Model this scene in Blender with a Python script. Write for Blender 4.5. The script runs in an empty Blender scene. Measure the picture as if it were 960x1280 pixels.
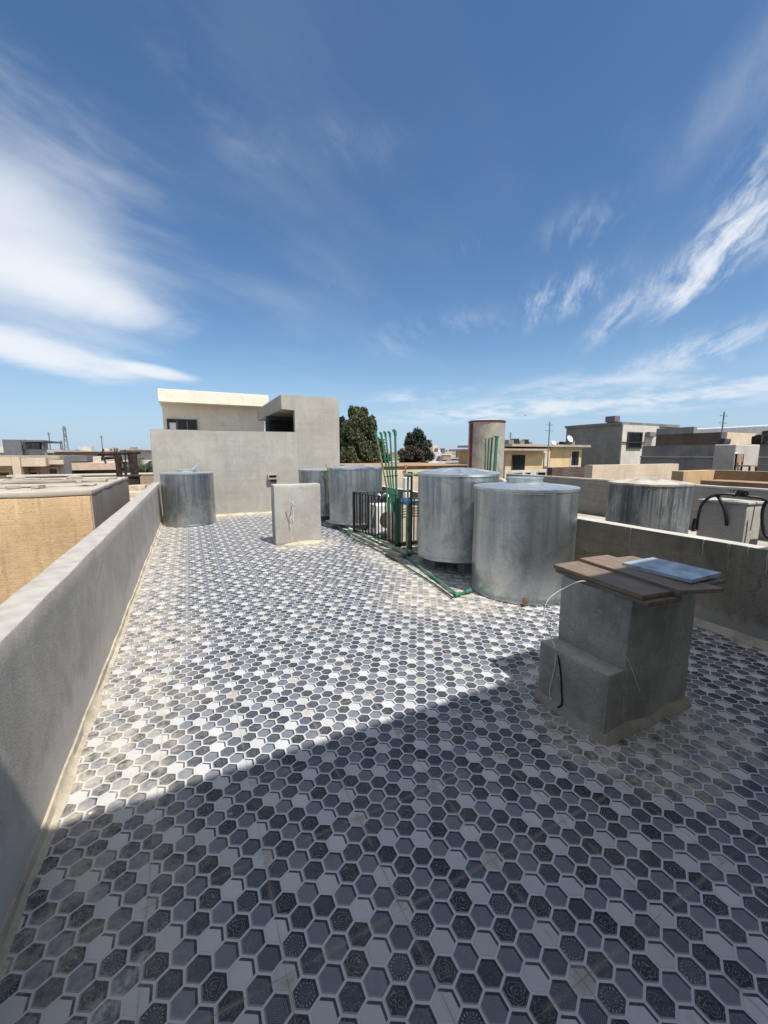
import bpy, bmesh, math, random
from mathutils import Vector, Matrix, noise as mnoise
import numpy as np

R = math.radians
rng = random.Random(7)
scene = bpy.context.scene
COL = scene.collection
EYE = 1.57
YAW = R(25.9)
PITCH = math.atan(72 / 500)

# ---------------------------------------------------------------- survey helpers (sight lines -> world points)
def ray(x, y):
    u = (x - 480) / 500; v = -(y - 640) / 500
    sy, cy, sp, cp = math.sin(YAW), math.cos(YAW), math.sin(PITCH), math.cos(PITCH)
    return Vector((sy * cp + u * cy + v * sy * sp, cy * cp - u * sy + v * cy * sp, -sp + v * cp))
def on_x(x, y, X):
    d = ray(x, y); return d * (X / d.x) + Vector((0, 0, EYE))
def on_y(x, y, Y):
    d = ray(x, y); return d * (Y / d.y) + Vector((0, 0, EYE))
def on_z(x, y, z):
    d = ray(x, y); return d * ((z - EYE) / d.z) + Vector((0, 0, EYE))

# ---------------------------------------------------------------- node helpers
class G:
    def __init__(s, nt):
        s.nt = nt; nt.nodes.clear()
    def n(s, t, **kw):
        nd = s.nt.nodes.new(t)
        for k, v in kw.items(): setattr(nd, k, v)
        return nd
    def put(s, sock, v):
        if isinstance(v, bpy.types.NodeSocket): s.nt.links.new(v, sock)
        elif v is not None:
            if hasattr(sock.default_value, '__len__') and not hasattr(v, '__len__'): v = [v] * len(sock.default_value)
            if hasattr(v, '__len__') and len(v) == 3 and len(sock.default_value) == 4: v = (*v, 1)
            sock.default_value = v
    def m(s, op, a, b=None, c=None, clamp=False):
        nd = s.n('ShaderNodeMath', operation=op, use_clamp=clamp)
        for i, q in enumerate((a, b, c)):
            if q is not None: s.put(nd.inputs[i], q)
        return nd.outputs[0]
    def add(s, a, b): return s.m('ADD', a, b)
    def sub(s, a, b): return s.m('SUBTRACT', a, b)
    def mul(s, a, b): return s.m('MULTIPLY', a, b)
    def mx(s, a, b): return s.m('MAXIMUM', a, b)
    def mn(s, a, b): return s.m('MINIMUM', a, b)
    def step(s, x, lo, hi, a=0.0, b=1.0):
        nd = s.n('ShaderNodeMapRange', interpolation_type='SMOOTHSTEP')
        for i, q in zip((0, 1, 2, 3, 4), (x, lo, hi, a, b)): s.put(nd.inputs[i], q)
        return nd.outputs[0]
    def lin(s, x, lo, hi, a=0.0, b=1.0):
        nd = s.n('ShaderNodeMapRange')
        for i, q in zip((0, 1, 2, 3, 4), (x, lo, hi, a, b)): s.put(nd.inputs[i], q)
        return nd.outputs[0]
    def mix(s, f, a, b, mode='MIX'):
        nd = s.n('ShaderNodeMix', data_type='RGBA', blend_type=mode)
        s.put(nd.inputs[0], f); s.put(nd.inputs[6], a); s.put(nd.inputs[7], b)
        return nd.outputs[2]
    def obj(s): return s.n('ShaderNodeTexCoord').outputs['Object']
    def xyz(s, v):
        nd = s.n('ShaderNodeSeparateXYZ'); s.put(nd.inputs[0], v); return nd.outputs
    def vec(s, x, y, z):
        nd = s.n('ShaderNodeCombineXYZ')
        for i, q in enumerate((x, y, z)): s.put(nd.inputs[i], q)
        return nd.outputs[0]
    def scl(s, v, k):
        nd = s.n('ShaderNodeVectorMath', operation='MULTIPLY'); s.put(nd.inputs[0], v); s.put(nd.inputs[1], k); return nd.outputs[0]
    def vadd(s, v, k):
        nd = s.n('ShaderNodeVectorMath', operation='ADD'); s.put(nd.inputs[0], v); s.put(nd.inputs[1], k); return nd.outputs[0]
    def dot(s, v, k):
        nd = s.n('ShaderNodeVectorMath', operation='DOT_PRODUCT'); s.put(nd.inputs[0], v); s.put(nd.inputs[1], k); return nd.outputs['Value']
    def noise(s, v, scale, detail=4, rough=.55, dist=0.0, col=False):
        nd = s.n('ShaderNodeTexNoise'); s.put(nd.inputs['Vector'], v)
        s.put(nd.inputs['Scale'], scale); s.put(nd.inputs['Detail'], detail); s.put(nd.inputs['Roughness'], rough); s.put(nd.inputs['Distortion'], dist)
        return nd.outputs['Color' if col else 'Fac']
    def voro(s, v, scale, out='Distance', feature='F1'):
        nd = s.n('ShaderNodeTexVoronoi', feature=feature); s.put(nd.inputs['Vector'], v); s.put(nd.inputs['Scale'], scale)
        return nd.outputs[out]
    def attr(s, name, out='Fac'):
        return s.n('ShaderNodeAttribute', attribute_name=name).outputs[out]
    def bump(s, h, strength=.3, dist=.01):
        nd = s.n('ShaderNodeBump'); s.put(nd.inputs['Height'], h); s.put(nd.inputs['Strength'], strength); s.put(nd.inputs['Distance'], dist)
        return nd.outputs[0]
    def out(s, col, rough=.8, metal=0.0, normal=None, spec=.4, **kw):
        b = s.n('ShaderNodeBsdfPrincipled'); s.put(b.inputs['Base Color'], col); s.put(b.inputs['Roughness'], rough)
        s.put(b.inputs['Metallic'], metal); s.put(b.inputs['Specular IOR Level'], spec)
        if normal is not None: s.put(b.inputs['Normal'], normal)
        for k, v in kw.items(): s.put(b.inputs[k], v)
        o = s.n('ShaderNodeOutputMaterial'); s.nt.links.new(b.outputs[0], o.inputs[0])

MATS = {}
def material(name):
    m = bpy.data.materials.new(name); m.use_nodes = True; MATS[name] = m
    return m, G(m.node_tree)

def plaster(name, base, dark=.72, light=1.12, scale=1.0, streak=.25, course=0.0, course_h=.2, bump=.35, tint=(1.05, 1.0, .92), spots=.0, top=None, grit=.22, cracks=0.0):
    """grey cement render / painted plaster with blotches, vertical run marks and optional block courses"""
    m, g = material(name)
    o = g.obj(); x, y, z = g.xyz(o)
    n1 = g.noise(o, 1.1 * scale, 6, .62, .4); n2 = g.noise(o, 7 * scale, 5, .6); n3 = g.noise(o, 60 * scale, 3, .6)
    b = Vector(base)
    c = g.mix(g.step(n1, .3, .72), tuple(b * dark), tuple(b * light))
    c = g.mix(g.mul(g.step(n2, .35, .75), .35), c, tuple(Vector((b.x * tint[0], b.y * tint[1], b.z * tint[2])) * 1.12))
    c = g.mix(g.mul(g.step(n3, .45, .7), grit), c, tuple(b * .5))
    n5 = g.noise(g.scl(o, (1, 1, .6)), 3.2 * scale, 7, .7, .8)
    c = g.mix(g.mul(g.step(n5, .54, .64), .28), c, tuple(b * .66)); c = g.mix(g.mul(g.step(n5, .46, .38, 0, 1), .22), c, tuple(b * 1.3))
    pit = g.noise(o, 28 * scale, 2, .5); pit = g.step(pit, .70, .76)
    c = g.mix(g.mul(pit, grit * 1.4), c, tuple(b * .3))
    if cracks:
        cv = g.voro(g.vadd(o, g.scl(g.noise(o, 3, 4, .6, 0, True), (.25, .25, .25))), 1.1, 'Distance', 'DISTANCE_TO_EDGE')
        ck = g.mul(g.step(cv, .002, .008, 1, 0), g.step(n1, .5, .6)); c = g.mix(g.mul(ck, cracks), c, tuple(b * .35))
    if streak:
        st = g.noise(g.scl(o, (9, 9, .5)), 1.3 * scale, 4, .6)
        c = g.mix(g.mul(g.step(st, .5, .75), streak), c, tuple(b * .5))
        st2 = g.noise(g.vadd(g.scl(o, (6, 6, .35)), (7, 3, 1)), 1.2 * scale, 3, .6)
        c = g.mix(g.mul(g.step(st2, .56, .75), streak * .7), c, tuple(b * 1.35))
    h = g.sub(g.add(g.mul(n3, .5), g.mul(n2, .9)), g.mul(pit, .8))
    if course:
        w = g.m('PINGPONG', g.add(g.m('DIVIDE', z, course_h), g.mul(g.noise(o, 2.5, 3), .25)), .5)
        ln = g.step(w, .0, .09, 1, 0)
        hb = g.noise(g.scl(o, (.5, .5, 9)), 1.6, 4, .6)
        c = g.mix(g.mul(ln, course * .6), c, tuple(b * .55))
        c = g.mix(g.mul(g.step(hb, .4, .7), course * .5), c, tuple(b * 1.2))
        h = g.sub(h, g.mul(ln, course * .8))
    if spots:
        v = g.noise(o, 14 * scale, 2, .5)
        c = g.mix(g.mul(g.step(v, .68, .74), spots), c, (.62, .6, .55))
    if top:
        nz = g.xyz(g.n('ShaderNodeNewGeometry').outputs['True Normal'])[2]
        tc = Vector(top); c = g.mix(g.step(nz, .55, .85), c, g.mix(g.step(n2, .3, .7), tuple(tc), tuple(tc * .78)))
    g.out(c, .88, 0, g.bump(h, bump, .008), .25)
    return m

def limewash(mat, z1, col, amt):
    """pale salt bloom creeping up from the foot of a plastered wall"""
    nt = mat.node_tree; b = next(n for n in nt.nodes if n.type == 'BSDF_PRINCIPLED'); g = G.__new__(G); g.nt = nt
    src = b.inputs['Base Color'].links[0].from_socket; o = g.obj(); z = g.xyz(o)[2]
    n = g.noise(g.scl(o, (3, 3, 1.2)), 1.6, 6, .65)
    f = g.mul(g.step(g.add(g.m('DIVIDE', z, z1), g.mul(g.sub(n, .5), -2.2)), .55, .95, 1, 0), amt)
    nt.links.new(g.mix(f, src, col), b.inputs['Base Color'])

def flat(name, col, rough=.5, metal=0.0, var=.25, scale=6, bump=.1, spec=.4, col2=None):
    m, g = material(name)
    o = g.obj(); n1 = g.noise(o, scale, 5, .6); n2 = g.noise(o, scale * 9, 3, .6)
    b = Vector(col); d = Vector(col2) if col2 else b * (1 - var * 1.6)
    c = g.mix(g.step(n1, .35, .7), tuple(b * (1 + var * .3)), tuple(d))
    c = g.mix(g.mul(n2, var * .6), c, tuple(b * .6))
    g.out(c, g.lin(n1, .3, .7, rough * .85, min(1, rough * 1.2)), metal, g.bump(n2, bump, .004), spec)
    return m

# ---- plaster family
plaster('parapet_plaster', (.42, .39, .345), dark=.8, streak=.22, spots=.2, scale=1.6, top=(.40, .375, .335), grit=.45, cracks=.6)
plaster('cap_plaster', (.42, .40, .365), dark=.8, streak=0)
plaster('stained_plaster', (.20, .172, .132), dark=.5, light=1.25, streak=.45, course=.35, course_h=.2, scale=1.3, top=(.50, .48, .43), grit=.45, cracks=.6)  # upward faces paler: dust, plus the sunlit white of the top painted in
limewash(MATS['parapet_plaster'], .34, (.50, .47, .42), .6)
limewash(MATS['stained_plaster'], .25, (.36, .33, .28), .6)
plaster('brown_plaster', (.34, .285, .23), dark=.75, streak=.3)
plaster('far_wall_render', (.375, .355, .315), dark=.82, light=1.1, streak=.22, course=.35, course_h=.06, spots=.1, grit=.45, cracks=0.0)
plaster('pier_render', (.39, .37, .335), dark=.85, streak=.12, grit=.45, cracks=.6)
plaster('shaft_render', (.375, .345, .30), dark=.6, light=1.15, streak=.2, spots=.25, scale=2.2, top=(.42, .38, .32), grit=.7, cracks=.25)
plaster('sandy_mortar', (.50, .435, .33), dark=.6, scale=3, streak=0, bump=.8)
plaster('cream_paint', (.74, .70, .58), dark=.94, light=1.03, streak=.08, bump=.1)
plaster('ochre_render', (.55, .385, .22), dark=.8, light=1.08, streak=.6, course=.16, course_h=.07, bump=1.0, scale=1.4, top=(.40, .355, .30), grit=.6)
plaster('roof_screed', (.40, .355, .30), dark=.7, streak=0, scale=.8)
plaster('yellow_render', (.62, .47, .27), dark=.85, streak=.25)
plaster('beige_render', (.58, .48, .36), dark=.85, streak=.2, course=.3)
plaster('pink_render', (.55, .42, .32), dark=.85, streak=.2)
plaster('block_wall', (.23, .225, .205), dark=.75, streak=.15, course=.7, course_h=.2)
plaster('brown_block', (.30, .235, .175), dark=.55, streak=.2, course=1.0, course_h=.22)
plaster('white_render', (.54, .51, .46), dark=.85, streak=.35)
plaster('dark_render', (.215, .21, .20), dark=.7, streak=.35)
plaster('orange_render', (.52, .36, .20), dark=.75, streak=.3)
plaster('rust_render', (.36, .235, .14), dark=.6, streak=.5)
plaster('dark_brick', (.135, .10, .08), dark=.5, streak=.2, course=1.0, course_h=.2)
plaster('slate_render', (.14, .145, .155), dark=.85, streak=.1)
plaster('grey_render', (.36, .355, .34), dark=.8, streak=.2)
flat('white_sheet', (.78, .77, .74), .5, 0, .08)
flat('dark_trim', (.06, .058, .055), .7)
flat('dark_glass', (.02, .022, .026), .2, 0, .3, spec=.5)
flat('black_steel', (.018, .018, .019), .45, 0, .3, 12)
flat('rusty_steel', (.04, .025, .02), .8, 0, .5, 8, .4)
flat('black_rubber', (.015, .015, .016), .5, 0, .2)
flat('green_pipe', (.03, .17, .10), .36, 0, .35, 9, .05, .5, col2=(.06, .17, .115))
flat('green_pipe_faded', (.17, .26, .12), .5, 0, .3, 9)
flat('dark_green', (.006, .035, .022), .5)
flat('white_plastic', (.75, .74, .70), .4, 0, .1)
flat('blue_plastic', (.02, .12, .36), .4)
flat('cooler_paint', (.62, .55, .42), .5, 0, .15)
flat('grey_panel', (.20, .20, .22), .5)
flat('red_paint', (.16, .02, .025), .6, 0, .3)
flat('brass', (.45, .30, .10), .4, .8)
flat('red_sign', (.36, .13, .11), .6)
flat('bird_feather', (.05, .05, .055), .8)
flat('lime_mark', (.42, .40, .35), .9)
flat('paint_mark', (.72, .71, .68), .8)
flat('gouge_mark', (.12, .115, .105), .9)

def galv(name, tone=.46, rough=.42, stain=.5, spangle=.25, seed=0.0, whitish=.35):
    """weathered galvanised sheet: spangle, water runs, white rust and painted floor glow low down, painted dark reflection above"""
    m, g = material(name)
    o = g.vadd(g.obj(), (seed, seed * .7, 0)); x, y, z = g.xyz(g.obj())
    sp = g.voro(o, 55, 'Color'); spv = g.xyz(sp)[0]
    n1 = g.noise(o, 2.2, 6, .6, .6); n2 = g.noise(o, 26, 4, .65); ns = g.noise(g.scl(o, (10, 10, .45)), 1.5, 4, .6)
    base = g.mix(spv, (tone * .86, tone * .92, tone * .93), (tone * 1.1, tone * 1.16, tone * 1.16))
    c = g.mix(spangle, (tone, tone * 1.06, tone * 1.06), base)
    c = g.mix(g.mul(g.step(n1, .42, .72), stain), c, (tone * .5, tone * .56, tone * .6))
    c = g.mix(g.mul(g.mul(g.step(ns, .44, .62), g.step(g.add(z, g.mul(g.sub(n1, .5), .9)), .25, .75)), min(1, stain * 1.05)), c, (tone * .36, tone * .42, tone * .48))  # dark upper bands: water stains doubling as a painted dark reflection
    n6 = g.noise(o, 75, 3, .7); foot = g.mul(g.step(g.add(z, g.mul(g.sub(n1, .5), 1.2)), .15, .85, 1, 0), g.step(g.add(g.mul(n2, .5), g.mul(n6, .5)), .44, .58))
    c = g.mix(g.mul(foot, whitish), c, (.62, .62, .58))  # pale speckle also imitates light thrown up by the floor
    n4 = g.noise(o, 5, 3, .7)
    c = g.mix(g.mul(g.step(n4, .66, .74), .45), c, (.6, .6, .57)); n7 = g.noise(g.scl(o, (1.6, 1.6, 1)), 2.6, 8, .72, 1.2); c = g.mix(g.mul(g.step(n7, .50, .60), min(1, stain * .9)), c, (tone * .52, tone * .57, tone * .60)); run = g.noise(g.scl(o, (26, 26, .3)), 1.2, 3, .5); c = g.mix(g.mul(g.step(run, .62, .7), stain * .5), c, (.60, .59, .55))
    ro = g.add(g.lin(n1, .3, .7, rough * .8, rough * 1.3), g.mul(n2, .12))
    g.out(c, ro, .95, g.bump(g.add(g.add(g.mul(n2, .6), g.mul(spv, .25)), g.mul(n1, 6)), .07, .004), .5)
    return m
galv('galvanised_front', .54, .27, .38, .8, 0, .6)
galv('galvanised_middle', .47, .33, .55, .3, 3.1, .4)
galv('galvanised_far', .44, .30, .6, .3, 5.3, .25)
galv('galvanised_lid', .62, .38, .2, .2, 2.0, 0)
galv('galvanised_old', .30, .55, 1.0, .1, 8.0, .1)
flat('chalky_lid', (.47, .42, .355), .7, .1, .35, 4, .3)
flat('zinc_sheet', (.42, .49, .55), .5, .45, .25, 9)

def wood():
    m, g = material('brown_board')
    o = g.obj(); gr = g.noise(g.scl(o, (22, 1.6, 22)), 3, 6, .6, .5); n = g.noise(o, 5, 4, .6)
    rnd = g.n('ShaderNodeObjectInfo').outputs['Random']
    c = g.mix(g.step(gr, .35, .7), (.20, .142, .098), (.092, .068, .052)); c = g.mix(g.mul(rnd, .5), c, (.21, .15, .11)); n9 = g.noise(g.scl(o, (9, 2.5, 9)), 4, 5, .7); c = g.mix(g.mul(g.step(n9, .5, .7), .5), c, (.20, .175, .15)); c = g.mix(g.mul(g.step(g.noise(g.scl(o, (50, 1.2, 50)), 3, 3), .58, .7), .6), c, (.04, .03, .025))
    c = g.mix(g.mul(g.step(n, .5, .75), .5), c, (.27, .21, .165))
    g.out(c, .6, 0, g.bump(gr, .25, .004), .35)
wood()

def leafmat(name, a, b):
    m, g = material(name)
    o = g.obj(); r = g.attr('shade'); n = g.noise(o, .8, 3)
    c = g.mix(g.add(g.mul(r, .6), g.mul(n, .4)), a, b)
    g.out(c, .6, 0, None, .3)
leafmat('leaf_olive', (.026, .038, .015), (.095, .105, .048))
leafmat('leaf_dark', (.013, .022, .011), (.042, .052, .024))
leafmat('leaf_dry', (.045, .034, .022), (.095, .070, .045))
leafmat('leaf_palm', (.03, .045, .018), (.09, .105, .045))
flat('bark', (.13, .10, .075), .9, 0, .4, 10, .5)

# ---------------------------------------------------------------- the printed hexagon tiles
def tile_material():
    m, g = material('hexagon_print_tile')
    uvn = g.n('ShaderNodeUVMap', uv_map='cell'); u, v, _ = g.xyz(uvn.outputs[0])
    tone = g.attr('tone'); pat = g.attr('pat'); seed = g.attr('seed')
    a1 = u; a2 = g.add(g.mul(u, .5), g.mul(v, .866)); a3 = g.sub(g.mul(u, .5), g.mul(v, .866))
    d = g.mx(g.m('ABSOLUTE', a1), g.mx(g.m('ABSOLUTE', a2), g.m('ABSOLUTE', a3)))
    dhi = g.mx(a1, a2)                                   # the two edges printed with a dark bevel
    dlo = g.mx(g.mul(a1, -1), g.mul(a2, -1))             # the two printed with a pale bevel
    r = g.m('SQRT', g.add(g.mul(u, u), g.mul(v, v)))
    th = g.m('ARCTAN2', v, u)
    P = g.vec(u, v, g.mul(seed, 7.3))
    def is_(k): return g.m('COMPARE', pat, k, .3)
    # mandala
    spokes = g.m('SINE', g.mul(th, 18)); dots = g.mul(g.step(spokes, .1, .6), g.step(g.m('ABSOLUTE', g.sub(r, .68)), .04, .12, 1, 0))
    pet = g.mul(g.step(g.m('SINE', g.add(g.mul(r, 34), g.mul(g.m('SINE', g.mul(th, 9)), 1.6))), .2, .9), g.step(r, .48, .56, 1, 0))
    mand = g.mx(dots, g.mul(pet, .55))
    # agate swirl
    wob = g.noise(P, 1.6, 3, .5)
    sw = g.step(g.m('SINE', g.add(g.mul(r, 24), g.mul(wob, 26))), .75, 1.0)
    # concentric hexagons
    con = g.step(g.m('SINE', g.mul(d, 52)), .2, .9)
    # floral
    fl = g.step(g.m('ABSOLUTE', g.sub(g.m('FRACT', g.mul(g.noise(P, 2.6, 2, .5), 6)), .5)), .0, .16, 1, 0)
    # veined
    ve = g.step(g.m('ABSOLUTE', g.sub(g.noise(P, 3.0, 5, .6), .5)), .0, .03, 1, 0)
    line = g.mul(mand, is_(1))
    for k, w in ((2, sw), (3, g.mul(con, .6)), (4, g.mul(fl, .5)), (5, g.mul(ve, .6))):
        line = g.mx(line, g.mul(w, is_(k)))
    grain = g.noise(P, 30, 2, .6)
    inner = g.mul(tone, g.lin(grain, .3, .7, .86, 1.14))
    inner = g.add(inner, g.mul(line, g.lin(tone, .03, .3, .17, .08)))
    # bevels
    inner = g.add(g.mul(inner, g.sub(1, g.mul(g.step(dhi, .67, .72), .95))), g.mul(g.step(dhi, .67, .72), .015))
    lo = g.mul(g.step(dlo, .76, .82), g.step(tone, .36, .42, 1, 0))
    lo = g.mul(lo, g.step(dhi, .76, .8, 1, 0))
    inner = g.add(g.mul(inner, g.sub(1, g.mul(lo, .75))), g.mul(lo, .20))
    val = g.add(g.mul(inner, g.step(d, .87, .91, 1, 0)), g.mul(g.step(d, .88, .92), .46))
    c = g.mix(1.0, g.vec(val, val, val), g.mix(g.step(val, .03, .3), (.86, 1.0, 1.30), (1.0, 1.0, 1.0)), 'MULTIPLY')
    # tile joints every 40 cm
    pos = g.n('ShaderNodeNewGeometry').outputs['Position']; X, Y, Z = g.xyz(pos)
    jx = g.m('PINGPONG', g.sub(X, .172), .2); jy = g.m('PINGPONG', g.sub(Y, .233), .2)
    wj = g.noise(pos, 9, 3)
    joint = g.mx(g.step(jx, .0008, .0022, 1, 0), g.step(jy, .0008, .0022, 1, 0))
    cross = g.step(g.m('SQRT', g.add(g.mul(jx, jx), g.mul(jy, jy))), .02, .05, 1, 0)
    soil = g.mul(g.mx(cross, g.mul(g.step(g.mn(jx, jy), .004, .014, 1, 0), .35)), g.step(wj, .38, .58))
    c = g.mix(g.mul(soil, .7), c, (.31, .265, .21))
    c = g.mix(g.mul(joint, g.lin(wj, .3, .65, .1, .85)), c, (.20, .175, .145))
    # cement dust and sand trodden along the left parapet, by the pipe run and the plinths
    big = g.noise(pos, 1.5, 6, .62, .5); fine = g.noise(pos, 45, 4, .7); mid = g.noise(pos, 8, 4, .6)
    left = g.step(g.add(X, g.mul(g.sub(big, .5), .9)), -.55, .25, 1, 0)
    left = g.mul(left, g.step(Y, .7, 2.4, .35, 1))
    def near(cx, cy, r0, r1, sx=1.0, sy=1.0):
        dx = g.mul(g.sub(X, cx), sx); dy = g.mul(g.sub(Y, cy), sy)
        q = g.m('SQRT', g.add(g.mul(dx, dx), g.mul(dy, dy)))
        return g.step(g.add(q, g.mul(g.sub(big, .5), .8)), r0, r1, 1, 0)
    pipe = g.mx(near(2.55, 3.6, .3, 1.1), near(2.75, 5.0, .2, .75, 1, .45))
    foot = g.mx(near(2.3, 1.4, .5, .72), near(1.8, 6.9, .4, .72))
    edge = g.step(g.add(X, g.mul(g.sub(mid, .5), .3)), 3.9, 4.2)
    far = g.step(g.add(Y, g.mul(g.sub(big, .5), 1.2)), 9.9, 10.9)
    dust = g.mx(g.mx(g.mul(left, .85), g.mul(pipe, .9)), g.mx(g.mul(foot, .8), g.mx(g.mul(edge, .8), g.mul(far, .7))))
    dust = g.mul(dust, g.step(g.add(g.mul(fine, .45), g.mul(mid, .55)), .34, .66))
    gen = g.mul(g.step(big, .5, .75), g.step(fine, .5, .7))
    dust = g.mx(dust, g.mul(gen, .30))
    film = g.mul(g.step(g.noise(pos, 3.3, 7, .7), .38, .72), g.lin(fine, .3, .7, .03, .17))
    dust = g.mx(dust, film)
    gr2 = g.noise(pos, 130, 2, .6); c = g.mix(g.mul(g.step(gr2, .55, .72), .22), c, (.36, .35, .33))
    c = g.mix(g.mul(g.step(g.noise(pos, 14, 5, .7), .56, .7), .30), c, g.mix(1.0, c, (.72, .70, .68), 'MULTIPLY'))
    c = g.mix(g.mul(dust, .85), c, (.56, .50, .40))
    # drag marks of dried cement near the left parapet
    smear = g.mul(g.step(g.m('ABSOLUTE', g.sub(Y, g.add(g.mul(X, .9), g.add(1.47, g.mul(g.sub(mid, .5), .3))))), .0, .07, 1, 0), g.step(X, -.1, -.25))
    smear = g.mul(smear, g.step(fine, .38, .6))
    c = g.mix(g.mul(smear, .55), c, (.5, .49, .46))
    # droppings
    dv = g.voro(g.vadd(pos, (.13, .31, 0)), 5.5); dr = g.step(g.add(dv, g.mul(g.sub(fine, .5), .03)), .035, .055, 1, 0)
    dr = g.mul(dr, g.step(big, .5, .58))
    c = g.mix(g.mul(dr, .8), c, (.68, .67, .63))
    ro = g.mx(g.lin(mid, .3, .7, .36, .52), g.mul(g.mx(dust, soil), .8))
    h = g.add(g.mul(joint, -1.0), g.mul(dust, g.mul(fine, .6)))
    g.out(c, ro, 0, g.bump(h, .35, .003), .28)
tile_material()

# ---------------------------------------------------------------- mesh helpers
class MB:
    def __init__(s): s.bm = bmesh.new()
    def _new(s, before): return [v for v in s.bm.verts if v.index == -1 or v not in before]
    def box(s, x0, x1, y0, y1, z0, z1, bevel=0.0, mat=None):
        vs = [s.bm.verts.new((x, y, z)) for x in (x0, x1) for y in (y0, y1) for z in (z0, z1)]
        F = [(0, 1, 3, 2), (4, 6, 7, 5), (0, 4, 5, 1), (2, 3, 7, 6), (0, 2, 6, 4), (1, 5, 7, 3)]
        fs = [s.bm.faces.new([vs[i] for i in f]) for f in F]
        if mat is not None:
            for v in vs: v.co = mat @ v.co
        if bevel:
            es = list({e for f in fs for e in f.edges})
            bmesh.ops.bevel(s.bm, geom=es, offset=bevel, segments=2, affect='EDGES', profile=.5)
        return s
    def rough(s, x0, x1, y0, y1, z0, z1, seg=.12, amp=.006, bevel=.012, freq=3.0):
        """hand-plastered box: gridded faces pushed about by noise so no edge is ruler straight"""
        b = bmesh.new(); m = MB(); m.bm.free(); m.bm = b
        m.box(x0, x1, y0, y1, z0, z1, bevel)
        for ax, (lo, hi) in enumerate(((x0, x1), (y0, y1), (z0, z1))):
            n = min(160, int((hi - lo) / seg))
            for k in range(1, n):
                co = [0, 0, 0]; co[ax] = lo + (hi - lo) * k / n; no = [0, 0, 0]; no[ax] = 1
                bmesh.ops.bisect_plane(b, geom=b.verts[:] + b.edges[:] + b.faces[:], plane_co=co, plane_no=no)
        for v in b.verts:
            q = v.co * freq
            v.co += Vector((mnoise.noise(q), mnoise.noise(q + Vector((31, 7, 3))), mnoise.noise(q + Vector((3, 51, 17))))) * amp
        me = bpy.data.meshes.new('tmp'); b.to_mesh(me); b.free(); s.bm.from_mesh(me); bpy.data.meshes.remove(me)
        return s
    def lathe(s, prof, seg=48, c=(0, 0), wob=0.0, cap=True, seed=0.0, arc=None):
        rings = []
        for (r, z) in prof:
            ring = []
            for k in range(seg):
                a = 2 * math.pi * k / seg
                rr = r
                if wob and r > .02: rr += wob * mnoise.noise(Vector((math.cos(a) * 1.7 + seed, math.sin(a) * 1.7, z * 1.6)))
                ring.append(s.bm.verts.new((c[0] + rr * math.cos(a), c[1] + rr * math.sin(a), z)))
            rings.append(ring)
        for a, b in zip(rings, rings[1:]):
            for k in range(seg):
                s.bm.faces.new((a[k], a[(k + 1) % seg], b[(k + 1) % seg], b[k]))
        if cap:
            s.bm.faces.new(list(reversed(rings[0]))); s.bm.faces.new(rings[-1])
        return s
    def tube(s, pts, r, seg=10, smooth=True):
        pts = [Vector(p) for p in pts]
        rs = r if hasattr(r, '__len__') else [r] * len(pts)
        rings = []; up = None
        for i, p in enumerate(pts):
            t = (pts[min(i + 1, len(pts) - 1)] - pts[max(i - 1, 0)]).normalized()
            if up is None or abs(t.dot(up)) > .98: up = Vector((0, 0, 1)) if abs(t.z) < .9 else Vector((1, 0, 0))
            a = t.cross(up).normalized(); b = a.cross(t).normalized(); up = b
            rings.append([s.bm.verts.new(p + (a * math.cos(2 * math.pi * k / seg) + b * math.sin(2 * math.pi * k / seg)) * rs[i]) for k in range(seg)])
        for a, b in zip(rings, rings[1:]):
            for k in range(seg): s.bm.faces.new((a[k], a[(k + 1) % seg], b[(k + 1) % seg], b[k]))
        s.bm.faces.new(list(reversed(rings[0]))); s.bm.faces.new(rings[-1])
        return s
    def prism(s, pts, z0, z1):
        lo = [s.bm.verts.new((p[0], p[1], z0)) for p in pts]; hi = [s.bm.verts.new((p[0], p[1], z1)) for p in pts]
        n = len(pts)
        s.bm.faces.new(list(reversed(lo))); s.bm.faces.new(hi)
        for k in range(n): s.bm.faces.new((lo[k], lo[(k + 1) % n], hi[(k + 1) % n], hi[k]))
        return s
    def build(s, name, mat, parent=None, smooth=None):
        bmesh.ops.recalc_face_normals(s.bm, faces=s.bm.faces[:])
        me = bpy.data.meshes.new(name); s.bm.to_mesh(me); s.bm.free()
        me.materials.append(MATS[mat])
        if smooth is not None:
            for p in me.polygons: p.use_smooth = True
            me.set_sharp_from_angle(angle=R(smooth))
        o = bpy.data.objects.new(name, me); COL.objects.link(o)
        if parent is not None: o.parent = parent
        return o

def smooth_path(pts, n=6):
    P = [Vector(p) for p in pts]; out = []
    for i in range(len(P) - 1):
        p0, p1, p2, p3 = P[max(i - 1, 0)], P[i], P[i + 1], P[min(i + 2, len(P) - 1)]
        for k in range(n):
            t = k / n
            out.append(.5 * ((2 * p1) + (p2 - p0) * t + (2 * p0 - 5 * p1 + 4 * p2 - p3) * t * t + (3 * p1 - p0 - 3 * p2 + p3) * t ** 3))
    out.append(P[-1]); return out

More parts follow.
